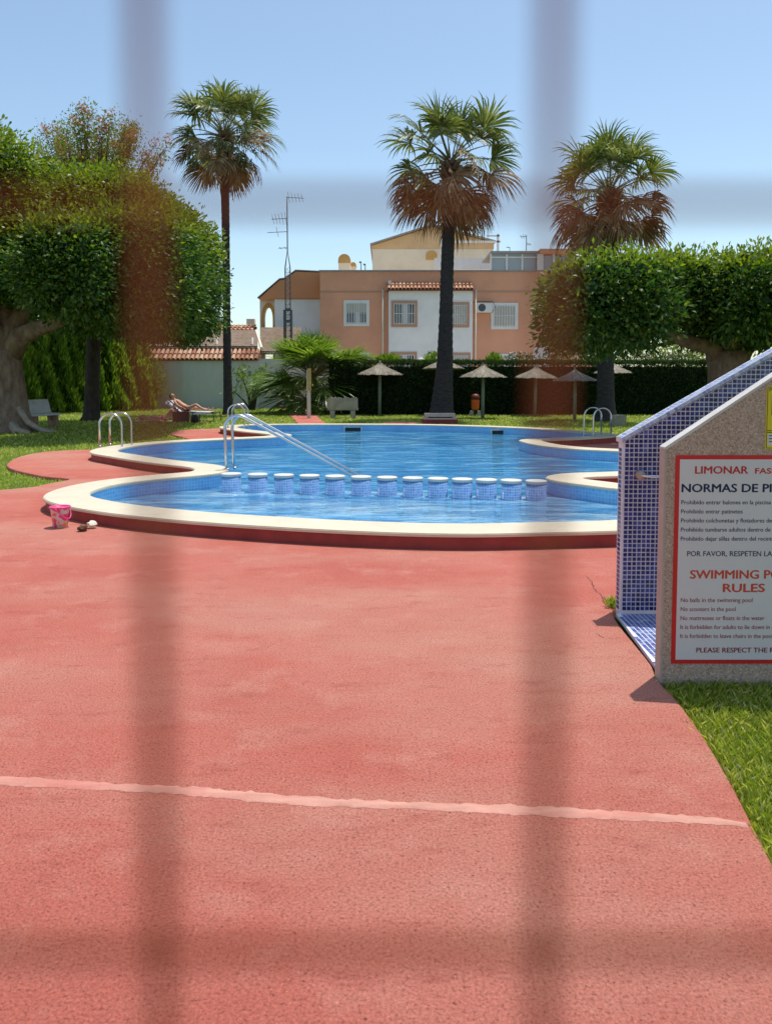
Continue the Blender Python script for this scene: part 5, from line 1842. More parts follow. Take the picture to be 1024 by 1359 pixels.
# ---- palms
def fan_leaf(Lp, Lb, elev, droop, nl, seed, spread=105, curl=0.0, wid=1.0):
    """one fan leaf starting at the origin and leaving along +x; returns petiole MB and blade quads"""
    rn_ = random.Random(seed)
    e = R(elev)
    d = Vector((math.cos(e), 0, math.sin(e)))
    p = Vector((0, 0, 0))
    pts = [p.copy()]
    for k in range(6):
        p = p + d * (Lp / 6)
        d = (d + Vector((0, 0, -0.055 * (1 + droop) * max(0.15, math.cos(e))))).normalized()
        pts.append(p.copy())
    side = Vector((0, 1, 0))
    upv = d.cross(side) * -1
    quads = []
    for k in range(nl):
        f = (k + 0.5) / nl * 2 - 1
        a__ = R(spread) * f
        # leaflets fold a little below the plane of the hand at its sides
        dd = (d * math.cos(a__) + side * math.sin(a__)).normalized()
        dd = (dd + upv * (-0.25 * abs(math.sin(a__)) + rn_.uniform(-0.10, 0.10))).normalized()
        L = Lb * (1 - 0.30 * abs(f) ** 2) * rn_.uniform(0.88, 1.1)
        nseg = 5
        w0 = 2 * R(spread) / nl * Lb * 0.42 * wid
        q0 = p.copy()
        prev = None
        dr = droop * rn_.uniform(0.75, 1.3)
        for s in range(nseg + 1):
            t = s / nseg
            wd = w0 * (0.12 + 1.9 * min(t, 0.5)) * (1.0 if t <= 0.5 else max(0.08, 1 - (t - 0.5) * 1.9))
            sd = dd.cross(upv)
            if sd.length < 1e-3:
                sd = side
            sd.normalize()
            sd = (sd + Vector((0, 0, 1)) * rn_.uniform(-0.2, 0.2)).normalized()
            cur_ = (q0 - sd * wd * 0.5, q0 + sd * wd * 0.5)
            if prev:
                quads.append([prev[0], prev[1], cur_[1], cur_[0]])
            prev = cur_
            q0 = q0 + dd * (L / nseg)
            g = dr * (t + 0.12) ** 1.4
            dd = (dd + Vector((rn_.uniform(-.05, .05), rn_.uniform(-.05, .05), -g))).normalized()
    mb_ = MB()
    mb_.tube(pts, [0.030, 0.026, 0.022, 0.02, 0.018, 0.016, 0.012], 5)
    return mb_, quads


def frond_mesh(name, mats, *a_, **kw):
    pet, quads = fan_leaf(*a_, **kw)
    nv = len(pet.v)
    nf = len(pet.f)
    vs = list(pet.v)
    fs = list(pet.f)
    for q_ in quads:
        b = len(vs)
        vs += [tuple(x) for x in q_]
        fs.append((b, b + 1, b + 2, b + 3))
    me = bpy.data.meshes.new(name)
    me.from_pydata(vs, [], fs)
    me.materials.append(mats[0])
    me.materials.append(mats[1])
    mi = [1] * nf + [0] * len(quads)
    me.polygons.foreach_set('material_index', mi)
    me.update()
    return me


GM, DM = (M['frond_green'], M['petiole']), (M['frond_dry'], M['petiole_dry'])
BMT = (M['frond_bright'], M['petiole'])
def weld_islands(me):
    return me
GREEN = {}
for cls, (el, dr, lp) in {'up': (76, 0.62, 0.95), 'high': (58, 0.72, 1.15), 'mid': (38, 0.78, 1.3), 'side': (14, 0.85, 1.35), 'low': (-14, 0.9, 1.2)}.items():
    GREEN[cls] = [frond_mesh('frond', GM, lp, 1.12, el, dr, 30, 100 + i * 7 + int(el), sp, wid=1.25) for i, sp in enumerate((118, 104, 92))]
DRY = {}
for cls, (el, dr, lp) in {'side': (2, 1.5, 1.35), 'low': (-30, 1.4, 1.2), 'hang': (-62, 0.9, 0.8)}.items():
    DRY[cls] = [frond_mesh('dry_frond', DM, lp, 1.2, el, dr, 28, 200 + i * 7 + int(el), sp, wid=1.2) for i, sp in enumerate((105, 92, 80))]


def palm(label, base_px, base_y, base_z, path_px, radii, scale, seed, counts, skirt=True, boots=True, lean=None):
    """path_px: list of (px,py) up the trunk at distance base_y; the last is where the leaves start"""
    pts = [PY(x, y_, base_y) for x, y_ in path_px]
    pts[0].z = base_z
    r_ = empty('palm_tree', pts[0], label, 'palm tree', 'tall fan palms')
    rn_ = random.Random(seed)
    rp = rel(r_, pts)
    # trunk with ring texture and slight swelling
    dense = resample([tuple(p) for p in rp], 0.10)
    hs = [p.z for p in rp]
    rads = [float(np.interp(p[2], hs, radii)) * (1 + 0.035 * math.sin(i * 2.1) + rn_.uniform(-0.025, 0.025)) for i, p in enumerate(dense)]
    mb_ = MB(); mb_.tube([tuple(p) for p in dense], rads, 16); mb_.build('trunk', M['palm_bark'], r_, smooth=True)
    top = Vector(rp[-1])
    if boots:
        mb_ = MB()
        for k in range(46):
            a__ = k * 2.399
            h = -0.05 - 1.0 * scale * (k / 46)
            rr = radii[-1] * 0.95
            c = top + Vector((rr * math.cos(a__), rr * math.sin(a__), h))
            o2 = Vector((math.cos(a__), math.sin(a__), 0.9)).normalized()
            mb_.tube([c, c + o2 * 0.14, c + o2 * 0.26 + Vector((0, 0, -0.02))], [0.09, 0.07, 0.03], 5)
        mb_.build('leaf_bases', M['palm_boot'], r_)
    for fam, cls, n_ in counts:
        off = rn_.uniform(0, 6.28)
        for k in range(n_):
            me = rn_.choice((GREEN if fam == 'g' else DRY)[cls])
            a__ = off + 2 * math.pi * k / n_ + rn_.uniform(-0.35, 0.35)
            s = scale * rn_.uniform(0.86, 1.12)
            z = {'up': 0.1, 'high': 0.08, 'mid': 0.02, 'side': -0.12, 'low': -0.25, 'hang': -0.45}[cls] * scale + rn_.uniform(-.1, .1) - (0.25 * scale if fam == 'd' else 0)
            share('frond' if fam == 'g' else 'dry_frond', me, r_, top + Vector((0.12 * math.cos(a__), 0.12 * math.sin(a__), z)), (rn_.uniform(-.7, .7), rn_.uniform(-0.2, 0.2), a__), (s, s, s))
    return r_


bz = ZL - 0.02
palm('slim tall fan palm standing before the boundary wall on the left', 303, 35.0, bz, [(303, 549), (303, 540), (302, 500), (301, 420), (300, 330), (298.5, 240), (298, 178)],
     [0.30, 0.22, 0.19, 0.17, 0.17, 0.19, 0.25], 1.14, 51,
     [('g', 'up', 4), ('g', 'high', 7), ('g', 'mid', 9), ('g', 'side', 8), ('g', 'low', 7), ('d', 'side', 8), ('d', 'low', 8), ('d', 'hang', 2)])
palm('central fan palm with thick dark trunk and wide skirt of dry leaves', 587, 30.5, bz, [(585.5, 553), (586, 545), (587, 530), (590, 480), (591.5, 420), (593, 360), (595, 300), (598, 214)],
     [0.55, 0.47, 0.42, 0.31, 0.27, 0.25, 0.24, 0.27], 1.22, 52,
     [('g', 'up', 4), ('g', 'high', 7), ('g', 'mid', 7), ('g', 'side', 6), ('d', 'side', 15), ('d', 'low', 9), ('d', 'hang', 1)])
palm('right fan palm rising behind the clipped ficus crown', 803, 29.5, bz, [(803, 558), (803, 552), (803, 530), (803, 470), (805, 400), (807, 335), (808, 254)],
     [0.52, 0.40, 0.33, 0.30, 0.30, 0.31, 0.32], 1.08, 53,
     [('g', 'up', 5), ('g', 'high', 7), ('g', 'mid', 9), ('g', 'side', 6), ('d', 'side', 14), ('d', 'low', 11), ('d', 'hang', 4)])

# bushy fan palm in front of the boundary wall
fc = PY(413, 490, 37.0)
fb = empty('bushy_fan_palm', (fc.x, 37.0, ZL), 'bushy bright green fan palm clump beside the garden path', 'fan palm')
rn = random.Random(77)
BRIGHT = [frond_mesh('frond', BMT, 0.85, 0.95, el, 0.22, 30, 300 + i, 125, wid=1.0) for i, el in enumerate((70, 48, 28, 8, -12, 60))]
mb = MB(); mb.tube([(0, 0, 0), (0.05, 0, 1.0), (0, 0, 2.1)], [0.28, 0.25, 0.22], 10); mb.build('trunk', M['palm_boot'], fb, smooth=True)
for k in range(80):
    a_ = k * 2.4 + rn.uniform(-.3, .3)
    i = (0, 1, 2, 3, 4, 2, 3, 2)[k % 8]
    z = {0: 2.0, 1: 1.95, 2: 1.8, 3: 1.5, 4: 1.25, 5: 2.0}[i]
    s = rn.uniform(0.88, 1.1) * (1.15, 1.4, 1.85, 1.85, 1.6, 1.2)[i]
    share('frond', BRIGHT[i], fb, (0.12 * math.cos(a_), 0.12 * math.sin(a_), z + rn.uniform(-.1, .1)), (rn.uniform(-.3, .3), rn.uniform(-.15, .15), a_), (s, s, s))
for k in range(10):
    a_ = k * 0.63 + rn.uniform(-.2, .2)
    share('frond', BRIGHT[4], fb, (0, 0, 0.55), (rn.uniform(-.3, .3), 0.1, a_), (1.2, 1.2, 1.2))

# slender shrub by the wall and small plants
sh = empty('frangipani_shrub', (W(345, 541).x, 40.5, ZL), 'small multi-stemmed shrub against the boundary wall left of the door', 'shrub')
mb = MB()
tp = []
for k in range(9):
    a_ = k * 0.7
    e = Vector((rn.uniform(-1.0, 1.0), rn.uniform(-.4, .4), rn.uniform(0.9, 2.1)))
    mb.tube([(0.1 * math.cos(a_), 0.1 * math.sin(a_), 0), (e.x * 0.4, e.y * 0.4, e.z * 0.45), e], [0.06, 0.045, 0.02], 6)
    tp.append(e)
mb.build('stem', M['dark_bark'], sh, smooth=True)
P_ = np.concatenate([np.array(e) + rg.normal(0, 0.2, (46, 3)) for e in tp])
tag(link('foliage', quads_mesh('foliage', leaves(P_, rg.normal(size=P_.shape) + [0, 0, 0.3], 0.26, 0.09, 0.1, rg)), M['frond_bright'], sh), None, None, None, 'stuff')
wd = G(812, 806, 0)
we = empty('weed_tuft', wd, 'small green weed tuft in the deck crack beside the tiled shower wall', 'weed')
P_ = rg.normal(0, 0.022, (90, 3)) * [1, 1, 0]
Dv = rg.normal(0, 0.5, (90, 3)) + [0, 0, 1]
link('leaf_tuft', quads_mesh('leaf_tuft', leaves(P_, Dv, 0.075, 0.012, 0.1, rg)), M['grass_blade'], we)

# ---- grass blades
def blades(P_, h, w, rng):
    n_ = len(P_)
    a__ = rng.uniform(0, 2 * math.pi, n_)
    hh = h * rng.uniform(0.5, 1.3, n_)
    ln = rng.normal(0, 0.45, (n_, 2))
    V = np.empty((n_, 4, 3))
    s = np.stack([np.cos(a__), np.sin(a__), np.zeros(n_)], 1) * (w / 2)
    tip = np.stack([ln[:, 0] * hh, ln[:, 1] * hh, hh], 1)
    V[:, 0] = P_ - s
    V[:, 1] = P_ + s
    V[:, 2] = P_ + tip * [0.55, 0.55, 0.72] + s * 0.75
    V[:, 3] = P_ + tip
    return V
rg = np.random.default_rng(17)
n_ = 95000
P_ = np.stack([rg.uniform(1.15, 3.4, n_), rg.uniform(1.5, 3.86, n_), np.full(n_, ZL)], 1)
P_ = P_[~inside(DECK, P_[:, :2])]
clump_ = np.sin(P_[:, 0] * 9) * np.sin(P_[:, 1] * 7 + 1) + rg.normal(0, 0.5, len(P_))
P_ = P_[clump_ > -0.9]
V1 = blades(P_, 0.055, 0.005, rg)
# lawn further off: blades get sparser and larger with distance
n_ = 150000
dist = 9.5 + 33 * rg.random(n_) ** 1.5
sx_ = rg.uniform(-0.56, 0.45, n_)
P2 = np.stack([sx_ * dist, dist, np.full(n_, ZL)], 1)
big_ok = ~inside(HOLE, P2[:, :2]) & ~inside(DECK, P2[:, :2]) & ~inside(patch, P2[:, :2]) & ~inside(np.array(path), P2[:, :2]) & ~inside(fp, P2[:, :2])
big_ok &= ~inside(offset_poly(HOLE, 0.08), P2[:, :2])
P2 = P2[big_ok]
sc = np.clip(P2[:, 1] / 12, 0.9, 2.2)
V2 = blades(P2, 0.042, 0.011, rg)
cen = V2[:, :1].copy()
V2 = cen + (V2 - cen) * np.stack([sc * 1.3, sc * 1.3, sc ** 0.4], 1)[:, None, :]
tag(link('grass', quads_mesh('grass', np.concatenate([V1, V2])), M['grass_blade']), 'short green lawn grass around the pool deck', 'grass', None, 'stuff')

# ================================================================== GARDEN FURNITURE
# thatched parasols
def parasol(label, px, ytop, ybase, y=None, proto=None):
    b = G(px, ybase, ZL) if y is None else PY(px, 540, y)
    if proto:
        r_ = copy_tree(proto)
        r_['label'] = label
    else:
        r_ = empty('thatched_parasol', (0, 0, 0), label, 'parasol', 'thatched parasols on the far lawn')
        mb_ = MB(); mb_.tube([(0, 0, 0), (0, 0, 2.0)], [0.075, 0.065], 10); mb_.build('pole', M['pole_wood'], r_, smooth=True)
        mb_ = MB()
        mb_.lathe([(0.93, -0.30), (0.95, -0.28), (0.6, -0.13), (0.3, 0.0), (0.12, 0.10), (0.06, 0.17), (0.05, 0.17), (0.09, 0.06), (0.58, -0.17)], 22, (0, 0, 2.06), 0.02)
        cn = mb_.build('canopy', M['thatch_base'], r_)
        rn_ = random.Random(8)
        vs, fs = [], []
        prof = [(0.05, 0.20), (0.12, 0.11), (0.3, 0.01), (0.6, -0.12), (0.95, -0.27), (1.0, -0.32)]
        rr_ = [p_[0] for p_ in prof]
        zz_ = [p_[1] for p_ in prof]
        for k in range(900):
            a__ = rn_.uniform(0, 6.283)
            r0 = rn_.uniform(0.05, 0.85)
            r1 = min(1.02, r0 + rn_.uniform(0.15, 0.35))
            a2 = a__ + rn_.uniform(-.08, .08)
            z0 = float(np.interp(r0, rr_, zz_)) + 0.012
            z1 = float(np.interp(r1, rr_, zz_)) + rn_.uniform(0.0, 0.03)
            w = 0.011
            b_ = len(vs)
            n1 = Vector((-math.sin(a__), math.cos(a__), 0)) * w
            p0_ = Vector((r0 * math.cos(a__), r0 * math.sin(a__), 2.06 + z0))
            p1_ = Vector((r1 * math.cos(a2), r1 * math.sin(a2), 2.06 + z1))
            vs += [tuple(p0_ - n1), tuple(p0_ + n1), tuple(p1_ + n1), tuple(p1_ - n1)]
            fs.append((b_, b_ + 1, b_ + 2, b_ + 3))
        mb_ = MB(); mb_.add(vs, fs)
        tag(mb_.build('straw', M['thatch'], cn), None, None, None, 'stuff')
        mb_ = MB(); mb_.tube([(0, 0, 2.2), (0.01, 0, 2.3), (0.03, 0, 2.38)], [0.06, 0.05, 0.02], 7); mb_.build('top_knot', M['thatch_base'], cn)
    r_.location = b
    k = (PY(px, ytop, b.y).z - ZL) / 2.38
    r_.scale = (k, k, k)
    r_.rotation_euler = (R(random.uniform(-1.5, 1.5)), R(random.uniform(-1.5, 1.5)), random.uniform(0, 6))
    return r_
pp = parasol('thatched parasol beside the stone bench with scalloped back', 503.5, 478, 551)
parasol('thatched parasol half hidden behind the central palm trunk', 588, 484, 552, 34.0, pp)
parasol('thatched parasol right of the orange litter bin', 640, 481, 555.5, None, pp)
parasol('thatched parasol midway between the central and right palms', 709, 483.5, 552, None, pp)
parasol('thatched parasol just left of the right palm trunk', 762, 487, 557.5, None, pp)
parasol('thatched parasol behind the right palm trunk', 812, 492, 554, 33.5, pp)

# bench seen from behind by the path
b0_, b1_ = G(441, 555.5, ZL), G(467.5, 556, ZL)
bn = empty('stone_bench', ((b0_.x + b1_.x) / 2, b0_.y, ZL), 'stone bench with scalloped back seen from behind by the garden path', 'bench', 'stone garden benches')
bwid = (PY(474, 540, b0_.y).x - PY(433.5, 540, b0_.y).x) / 2
zt0, zt1 = PY(450, 544.0, b0_.y).z - ZL, PY(450, 527.5, b0_.y).z - ZL
out_ = [(-bwid, zt0), (bwid, zt0)]
nsc = 4
for k in range(nsc * 6 + 1):
    f = k / (nsc * 6)
    out_.append((bwid - 2 * bwid * f, zt1 - 0.05 + 0.06 * abs(math.sin(f * nsc * math.pi)) ** 0.6))
mb = MB(); mb.prism(out_, -0.04, 0.05); mb.build('backrest', M['stone'], bn)
mb = MB(); mb.box((-bwid, 0.052, zt0 - 0.02), (bwid, 0.46, zt0 + 0.06)); mb.build('seat', M['stone'], bn, bevel=0.015)
for s in (-1, 1):
    mb = MB(); xx = s * (b1_.x - b0_.x) / 2
    mb.prism([(xx - 0.10, 0), (xx + 0.10, 0), (xx + 0.085, 0.2), (xx + 0.10, zt0 - 0.022), (xx - 0.10, zt0 - 0.022), (xx - 0.085, 0.2)], -0.02, 0.42); mb.build('leg', M['stone'], bn)

# bench under the left ficus, seen at an angle
lb = empty('stone_bench', (G(58, 567.5, ZL).x, G(58, 567.5, ZL).y, ZL), 'pale slab bench on pierced legs beside the left ficus trunk', 'bench', 'stone garden benches', R(72))
# local: x along the bench, -y is the front
mb = MB(); mb.box((-0.60, -0.20, 0.40), (0.60, 0.24, 0.47)); mb.build('seat', M['pale_stone'], lb, bevel=0.015)
mb = MB(); Rm = Matrix.Rotation(R(-16), 3, 'X'); mb.box((-0.60, 0, 0), (0.60, 0.07, 0.47), Rm, (0, 0.19, 0.475)); mb.build('backrest', M['pale_stone'], lb, bevel=0.015)
for s in (-1, 1):
    leg_o = [(-0.17, 0), (0.17, 0), (0.20, 0.398), (-0.17, 0.398)]
    hole_ = [(0.02 + 0.045 * math.cos(t), 0.25 + 0.045 * math.sin(t)) for t in np.linspace(0, 2 * math.pi, 12, endpoint=False)]
    v, f_ = sheet(np.array(leg_o, float), [np.array(hole_)], 0)
    mb = MB()
    x0, x1 = s * 0.46 - 0.06, s * 0.46 + 0.06
    mb.add([(x0, y_, z_) for y_, z_, _ in v], [t[::-1] for t in f_])
    mb.add([(x1, y_, z_) for y_, z_, _ in v], f_)
    for lp in (leg_o, hole_[::-1]):
        n2 = len(lp)
        mb.add([(x0, y_, z_) for y_, z_ in lp] + [(x1, y_, z_) for y_, z_ in lp], [(i, (i + 1) % n2, n2 + (i + 1) % n2, n2 + i) for i in range(n2)])
    mb.build('leg', M['brick_stone'], lb)

# red block with pale rails at the foot of the central palm
rb0, rb1 = G(561.5, 564.2, ZL), G(608, 564.2, ZL)
rb = empty('masonry_seat', ((rb0.x + rb1.x) / 2, 27.4, ZL), 'low dark red masonry block with pale pink rails in front of the central palm', 'masonry seat')
k27 = 27.4 / F
w2 = 23.2 * k27
zr = lambda py: PY(585, py, 27.4).z - ZL
mb = MB(); mb.box((-w2, 0, 0), (w2, 0.6, zr(556.8))); mb.build('base', M['kerb'], rb, bevel=0.01)
mb = MB(); mb.box((-w2 * 0.87, 0.03, zr(553.2)), (w2 * 0.87, 0.55, zr(549.0))); mb.build('slab', M['pink_slab'], rb, bevel=0.012)
for s in (-1, 1):
    mb = MB(); mb.box((s * w2 * 0.83 - 0.07, 0.05, zr(556.8) + 0.001), (s * w2 * 0.83 + 0.07, 0.5, zr(553.2) - 0.001)); mb.build('support', M['pink_slab'], rb)
mb = MB(); mb.box((-w2 * 0.83 + 0.072, 0.02, zr(556.8) + 0.001), (w2 * 0.83 - 0.072, 0.08, zr(554.9))); mb.build('lower_rail', M['pink_slab'], rb)

# cube stone by the right palm
cs = G(822, 566, ZL)
st = empty('stone_block', cs, 'square beige stone block beside the foot of the right palm', 'stone block')
mb = MB(); mb.box((-0.2, -0.05, 0), (0.2, 0.35, 0.38)); mb.build('block', M['stone'], st, bevel=0.03)

# litter bin
bp_ = G(623, 549.5, ZL)
lt = empty('litter_bin', (bp_.x, 33.8, ZL), 'orange hanging litter bin with dark lid before the dark hedge', 'litter bin')
mb = MB(); mb.lathe([(0.11, 0.28), (0.17, 0.36), (0.185, 0.72), (0.185, 0.725)], 18); mb.build('bin_body', M['bin_orange'], lt, smooth=True)
mb = MB(); mb.lathe([(0.19, 0.727), (0.195, 0.84), (0.14, 0.95), (0.02, 0.98)], 18); mb.build('lid', M['bin_dark'], lt, smooth=True)
mb = MB(); mb.tube([(0, 0.2, 0), (0, 0.2, 0.9)], 0.03, 8); mb.box((-0.03, 0.0, 0.6), (0.03, 0.2, 0.64)); mb.build('post', M['dark_metal'], lt)
for s in (-1, 1):
    mb = MB(); mb.prism([(s * 0.17 - 0.09, 0), (s * 0.17 + 0.09, 0), (s * 0.17 + 0.07 - s * 0.02, 0.24), (s * 0.17 - 0.05 - s * 0.02, 0.24)], 0.0, 0.2); mb.build('foot', M['concrete'], lt, bevel=0.015)

# globe lamp behind the hedge
gl = empty('globe_lamp', (PY(558.5, 479, 36.6).x, 36.6, ZL), 'white globe lamp on a post peeping over the clipped hedge', 'lamp')
mb = MB(); mb.lathe([(0.001, -0.17)] + [(0.17 * math.cos(t), 0.17 * math.sin(t)) for t in np.linspace(-1.5, 1.5, 11)], 18, (0, 0, PY(558, 479, 36.6).z - ZL)); mb.build('globe', M['globe'], gl, smooth=True)
mb = MB(); mb.tube([(0, 0, 0), (0, 0, PY(558, 479, 36.6).z - ZL - 0.17)], 0.04, 8); mb.build('post', M['dark_metal'], gl, smooth=True)

# pale post by the fan palm
po = G(430.5, 546, ZL)
pt = empty('garden_post', (po.x, 31.2, ZL), 'pale wooden post with yellowish top beside the bushy fan palm', 'post')
h1, h2 = PY(430, 519, 31.2).z - ZL, PY(430, 489, 31.2).z - ZL
mb = MB(); mb.box((-0.07, -0.05, 0), (0.07, 0.05, h1)); mb.build('post_foot', M['cap'], pt, bevel=0.012)
mb = MB(); mb.box((-0.05, -0.045, h1 + 0.002), (0.09, 0.045, h2)); mb.build('post_head', pbr('yellowed_wood', (0.55, 0.42, 0.16), 0.85, 0.2, 6), pt, bevel=0.012)
mb = MB(); mb.box((-0.075, -0.045, h1 + 0.002), (-0.052, 0.045, h2 - 0.06)); mb.build('edge_strip', M['white_paint'], pt)

# ================================================================== SUNBATHERS
def skin_body(name, joints, edges, mat, parent, root=0, sub=2):
    me = bpy.data.meshes.new(name)
    me.from_pydata([j[:3] for j in joints], edges, [])
    ob_ = bpy.data.objects.new(name, me)
    C.objects.link(ob_)
    md = ob_.modifiers.new('Skin', 'SKIN')
    for i, j in enumerate(joints):
        sv = me.skin_vertices[0].data[i]
        sv.radius = (j[3], j[4] if len(j) > 4 else j[3])
        sv.use_root = i == root
    sb = ob_.modifiers.new('Sub', 'SUBSURF')
    sb.levels = sub
    sb.render_levels = sub
    bpy.context.view_layer.update()
    me2 = bpy.data.meshes.new_from_object(ob_.evaluated_get(bpy.context.evaluated_depsgraph_get()))
    me2.name = name
    bpy.data.objects.remove(ob_)
    me2.materials.clear()
    return link(name, me2, mat, parent, True)


def head_mesh(parent, c, fwd, up, hair, skin):
    """face with nose, eyes, ears and a cap of hair; fwd is where the face looks"""
    fwd, up = Vector(fwd).normalized(), Vector(up).normalized()
    up = (up - fwd * up.dot(fwd)).normalized()
    rt = fwd.cross(up)
    Mx = Matrix((rt, fwd, up)).transposed()
    bm_ = bmesh.new()
    bmesh.ops.create_uvsphere(bm_, u_segments=20, v_segments=14, radius=1)
    for v in bm_.verts:
        x, y, z = v.co
        jaw = 1 - 0.28 * max(0, -z) ** 1.4
        yy = y * 0.098 * jaw + (0.012 if y > 0 and z < 0 else 0)
        if y > 0.75 and abs(x) < 0.28 and -0.4 < z < 0.15:
            yy += 0.020 * (1 - abs(x) / 0.28)
        if y > 0.6 and abs(abs(x) - 0.36) < 0.18 and 0.0 < z < 0.25:
            yy -= 0.010
        v.co = Vector((x * 0.076 * jaw, yy, z * 0.118))
    for s in (-1, 1):
        r2 = bmesh.ops.create_icosphere(bm_, subdivisions=1, radius=0.02)
        for v in r2['verts']:
            v.co = Vector((v.co.x * 0.5 + s * 0.078, v.co.y - 0.005, v.co.z * 1.5))
    for v in bm_.verts:
        v.co = Mx @ v.co + Vector(c)
    me = bpy.data.meshes.new('head'); bm_.to_mesh(me); bm_.free()
    hd = link('head', me, skin, parent, True)
    bm_ = bmesh.new()
    bmesh.ops.create_uvsphere(bm_, u_segments=18, v_segments=12, radius=1)
    kill = [v for v in bm_.verts if v.co.y > 0.35 and v.co.z < 0.55 or v.co.z < -0.7]
    bmesh.ops.delete(bm_, geom=kill, context='VERTS')
    for v in bm_.verts:
        v.co = Mx @ Vector((v.co.x * 0.088, v.co.y * 0.108 - 0.008, v.co.z * 0.128)) + Vector(c)
    me = bpy.data.meshes.new('hair'); bm_.to_mesh(me); bm_.free()
    link('hair', me, hair, hd, True)
    bm_ = bmesh.new()
    for s in (-1, 1):
        r2 = bmesh.ops.create_icosphere(bm_, subdivisions=1, radius=0.011)
        for v in r2['verts']:
            v.co = Mx @ (v.co + Vector((s * 0.03, 0.088, 0.015))) + Vector(c)
    me = bpy.data.meshes.new('eyes'); bm_.to_mesh(me); bm_.free()
    link('eyes', me, M['cloth_dark'], hd, True)


def hand(parent, wrist, dirv, palm_n, skin):
    """small hand with five slightly curled fingers"""
    d = Vector(dirv).normalized()
    nn = Vector(palm_n); nn = (nn - d * nn.dot(d)).normalized()
    s = d.cross(nn)
    mb_ = MB()
    w = Vector(wrist)
    mb_.tube([w - d * 0.02, w + d * 0.03, w + d * 0.085], [0.026, 0.036, 0.036], 8)
    for k, ln in enumerate((0.062, 0.074, 0.070, 0.055)):
        b = w + d * 0.08 + s * (0.028 - 0.019 * k)
        mb_.tube([b, b + d * ln * 0.55 + nn * 0.006, b + d * ln + nn * 0.022], [0.0095, 0.0088, 0.006], 6)
    b = w + d * 0.02 + s * 0.032
    mb_.tube([b, b + d * 0.03 + s * 0.028, b + d * 0.065 + s * 0.036 + nn * 0.01], [0.012, 0.010, 0.007], 6)
    mb_.build('hand', skin, parent, smooth=True)


# lounger, back raised on its left
lg0 = G(256, 559.5, ZL)
LGY = lg0.y
lg = empty('sun_lounger', (lg0.x, LGY, ZL), 'dark framed sun lounger with raised back draped with a white towel', 'sun lounger', None, R(-14))
seat_z = 0.36
mb = MB()
for s in (-1, 1):
    mb.tube([(-0.35, s * 0.29, seat_z), (1.02, s * 0.29, seat_z)], 0.016, 6)
    mb.tube([(-0.35, s * 0.29, seat_z), (-0.90, s * 0.29, seat_z + 0.36)], 0.016, 6)
for x in (-0.33, 1.0):
    mb.tube([(x, -0.29, seat_z), (x, 0.29, seat_z)], 0.016, 6)
mb.build('frame', M['lounger_frame'], lg, smooth=True)
for x, dx in ((-0.30, -0.05), (0.15, -0.03), (0.98, 0.06)):
    for s in (-1, 1):
        mb = MB(); mb.tube([(x, s * 0.29, seat_z - 0.01), (x + dx, s * 0.29, 0)], 0.017, 6); mb.build('leg', M['lounger_frame'], lg, smooth=True)
mb = MB()
mb.add([(-0.95, -0.27, seat_z + 0.385), (-0.35, -0.27, seat_z + 0.005), (1.0, -0.27, seat_z + 0.005), (-0.95, 0.27, seat_z + 0.385), (-0.35, 0.27, seat_z + 0.005), (1.0, 0.27, seat_z + 0.005)], [(0, 1, 4, 3), (1, 2, 5, 4)])
mb.build('sling', M['lounger_frame'], lg)
tw_ = MB()
prof = [(-0.98, 0.30), (-0.985, 0.42), (-0.95, 0.43), (-0.35, 0.03), (0.3, 0.022), (0.86, 0.024)]
ys = np.linspace(-0.31, 0.31, 7)
vs, fs = [], []
for (x, z) in prof:
    for k, y_ in enumerate(ys):
        vs.append((x + random.uniform(-.01, .01), y_, seat_z + z + random.uniform(0, .012) - (0.10 if k in (0, 6) else 0)))
for i in range(len(prof) - 1):
    for k in range(6):
        fs.append((i * 7 + k, i * 7 + k + 1, (i + 1) * 7 + k + 1, (i + 1) * 7 + k))
tw_.add(vs, fs)
tob = tw_.build('beach_towel', M['towel'], None, smooth=True)
tob.location = lg.location
tob.rotation_euler = lg.rotation_euler
tag(tob, 'white towel draped over the raised sun lounger', 'towel')

# person on the lounger: reclining on the back, one knee raised
p1 = empty('person', lg.location, 'dark haired person in dark swimwear reclining on the raised lounger', 'person', None, R(-14))
z0 = seat_z + 0.03
J = [(-0.22, 0, z0 + 0.12, .125, .10),   # 0 pelvis
     (-0.38, 0, z0 + 0.20, .115, .09),   # 1 waist
     (-0.56, 0, z0 + 0.31, .135, .10),   # 2 chest
     (-0.68, 0, z0 + 0.39, .105, .08),   # 3 shoulders
     (-0.74, 0, z0 + 0.44, .052),        # 4 neck
     (-0.79, 0, z0 + 0.49, .05),         # 5 head base
     (-0.66, -0.17, z0 + 0.37, .052), (-0.50, -0.25, z0 + 0.24, .042), (-0.30, -0.22, z0 + 0.12, .030),
     (-0.66, 0.17, z0 + 0.37, .052), (-0.50, 0.25, z0 + 0.24, .042), (-0.30, 0.22, z0 + 0.12, .030),
     (-0.10, -0.10, z0 + 0.12, .088), (0.20, -0.11, z0 + 0.26, .060), (0.40, -0.11, z0 + 0.13, .052), (0.62, -0.11, z0 + 0.05, .034), (0.70, -0.11, z0 + 0.07, .032), (0.74, -0.11, z0 + 0.16, .024),
     (-0.10, 0.10, z0 + 0.12, .088), (0.24, 0.12, z0 + 0.10, .060), (0.45, 0.12, z0 + 0.08, .052), (0.68, 0.12, z0 + 0.05, .034), (0.76, 0.12, z0 + 0.07, .032), (0.79, 0.13, z0 + 0.17, .024)]
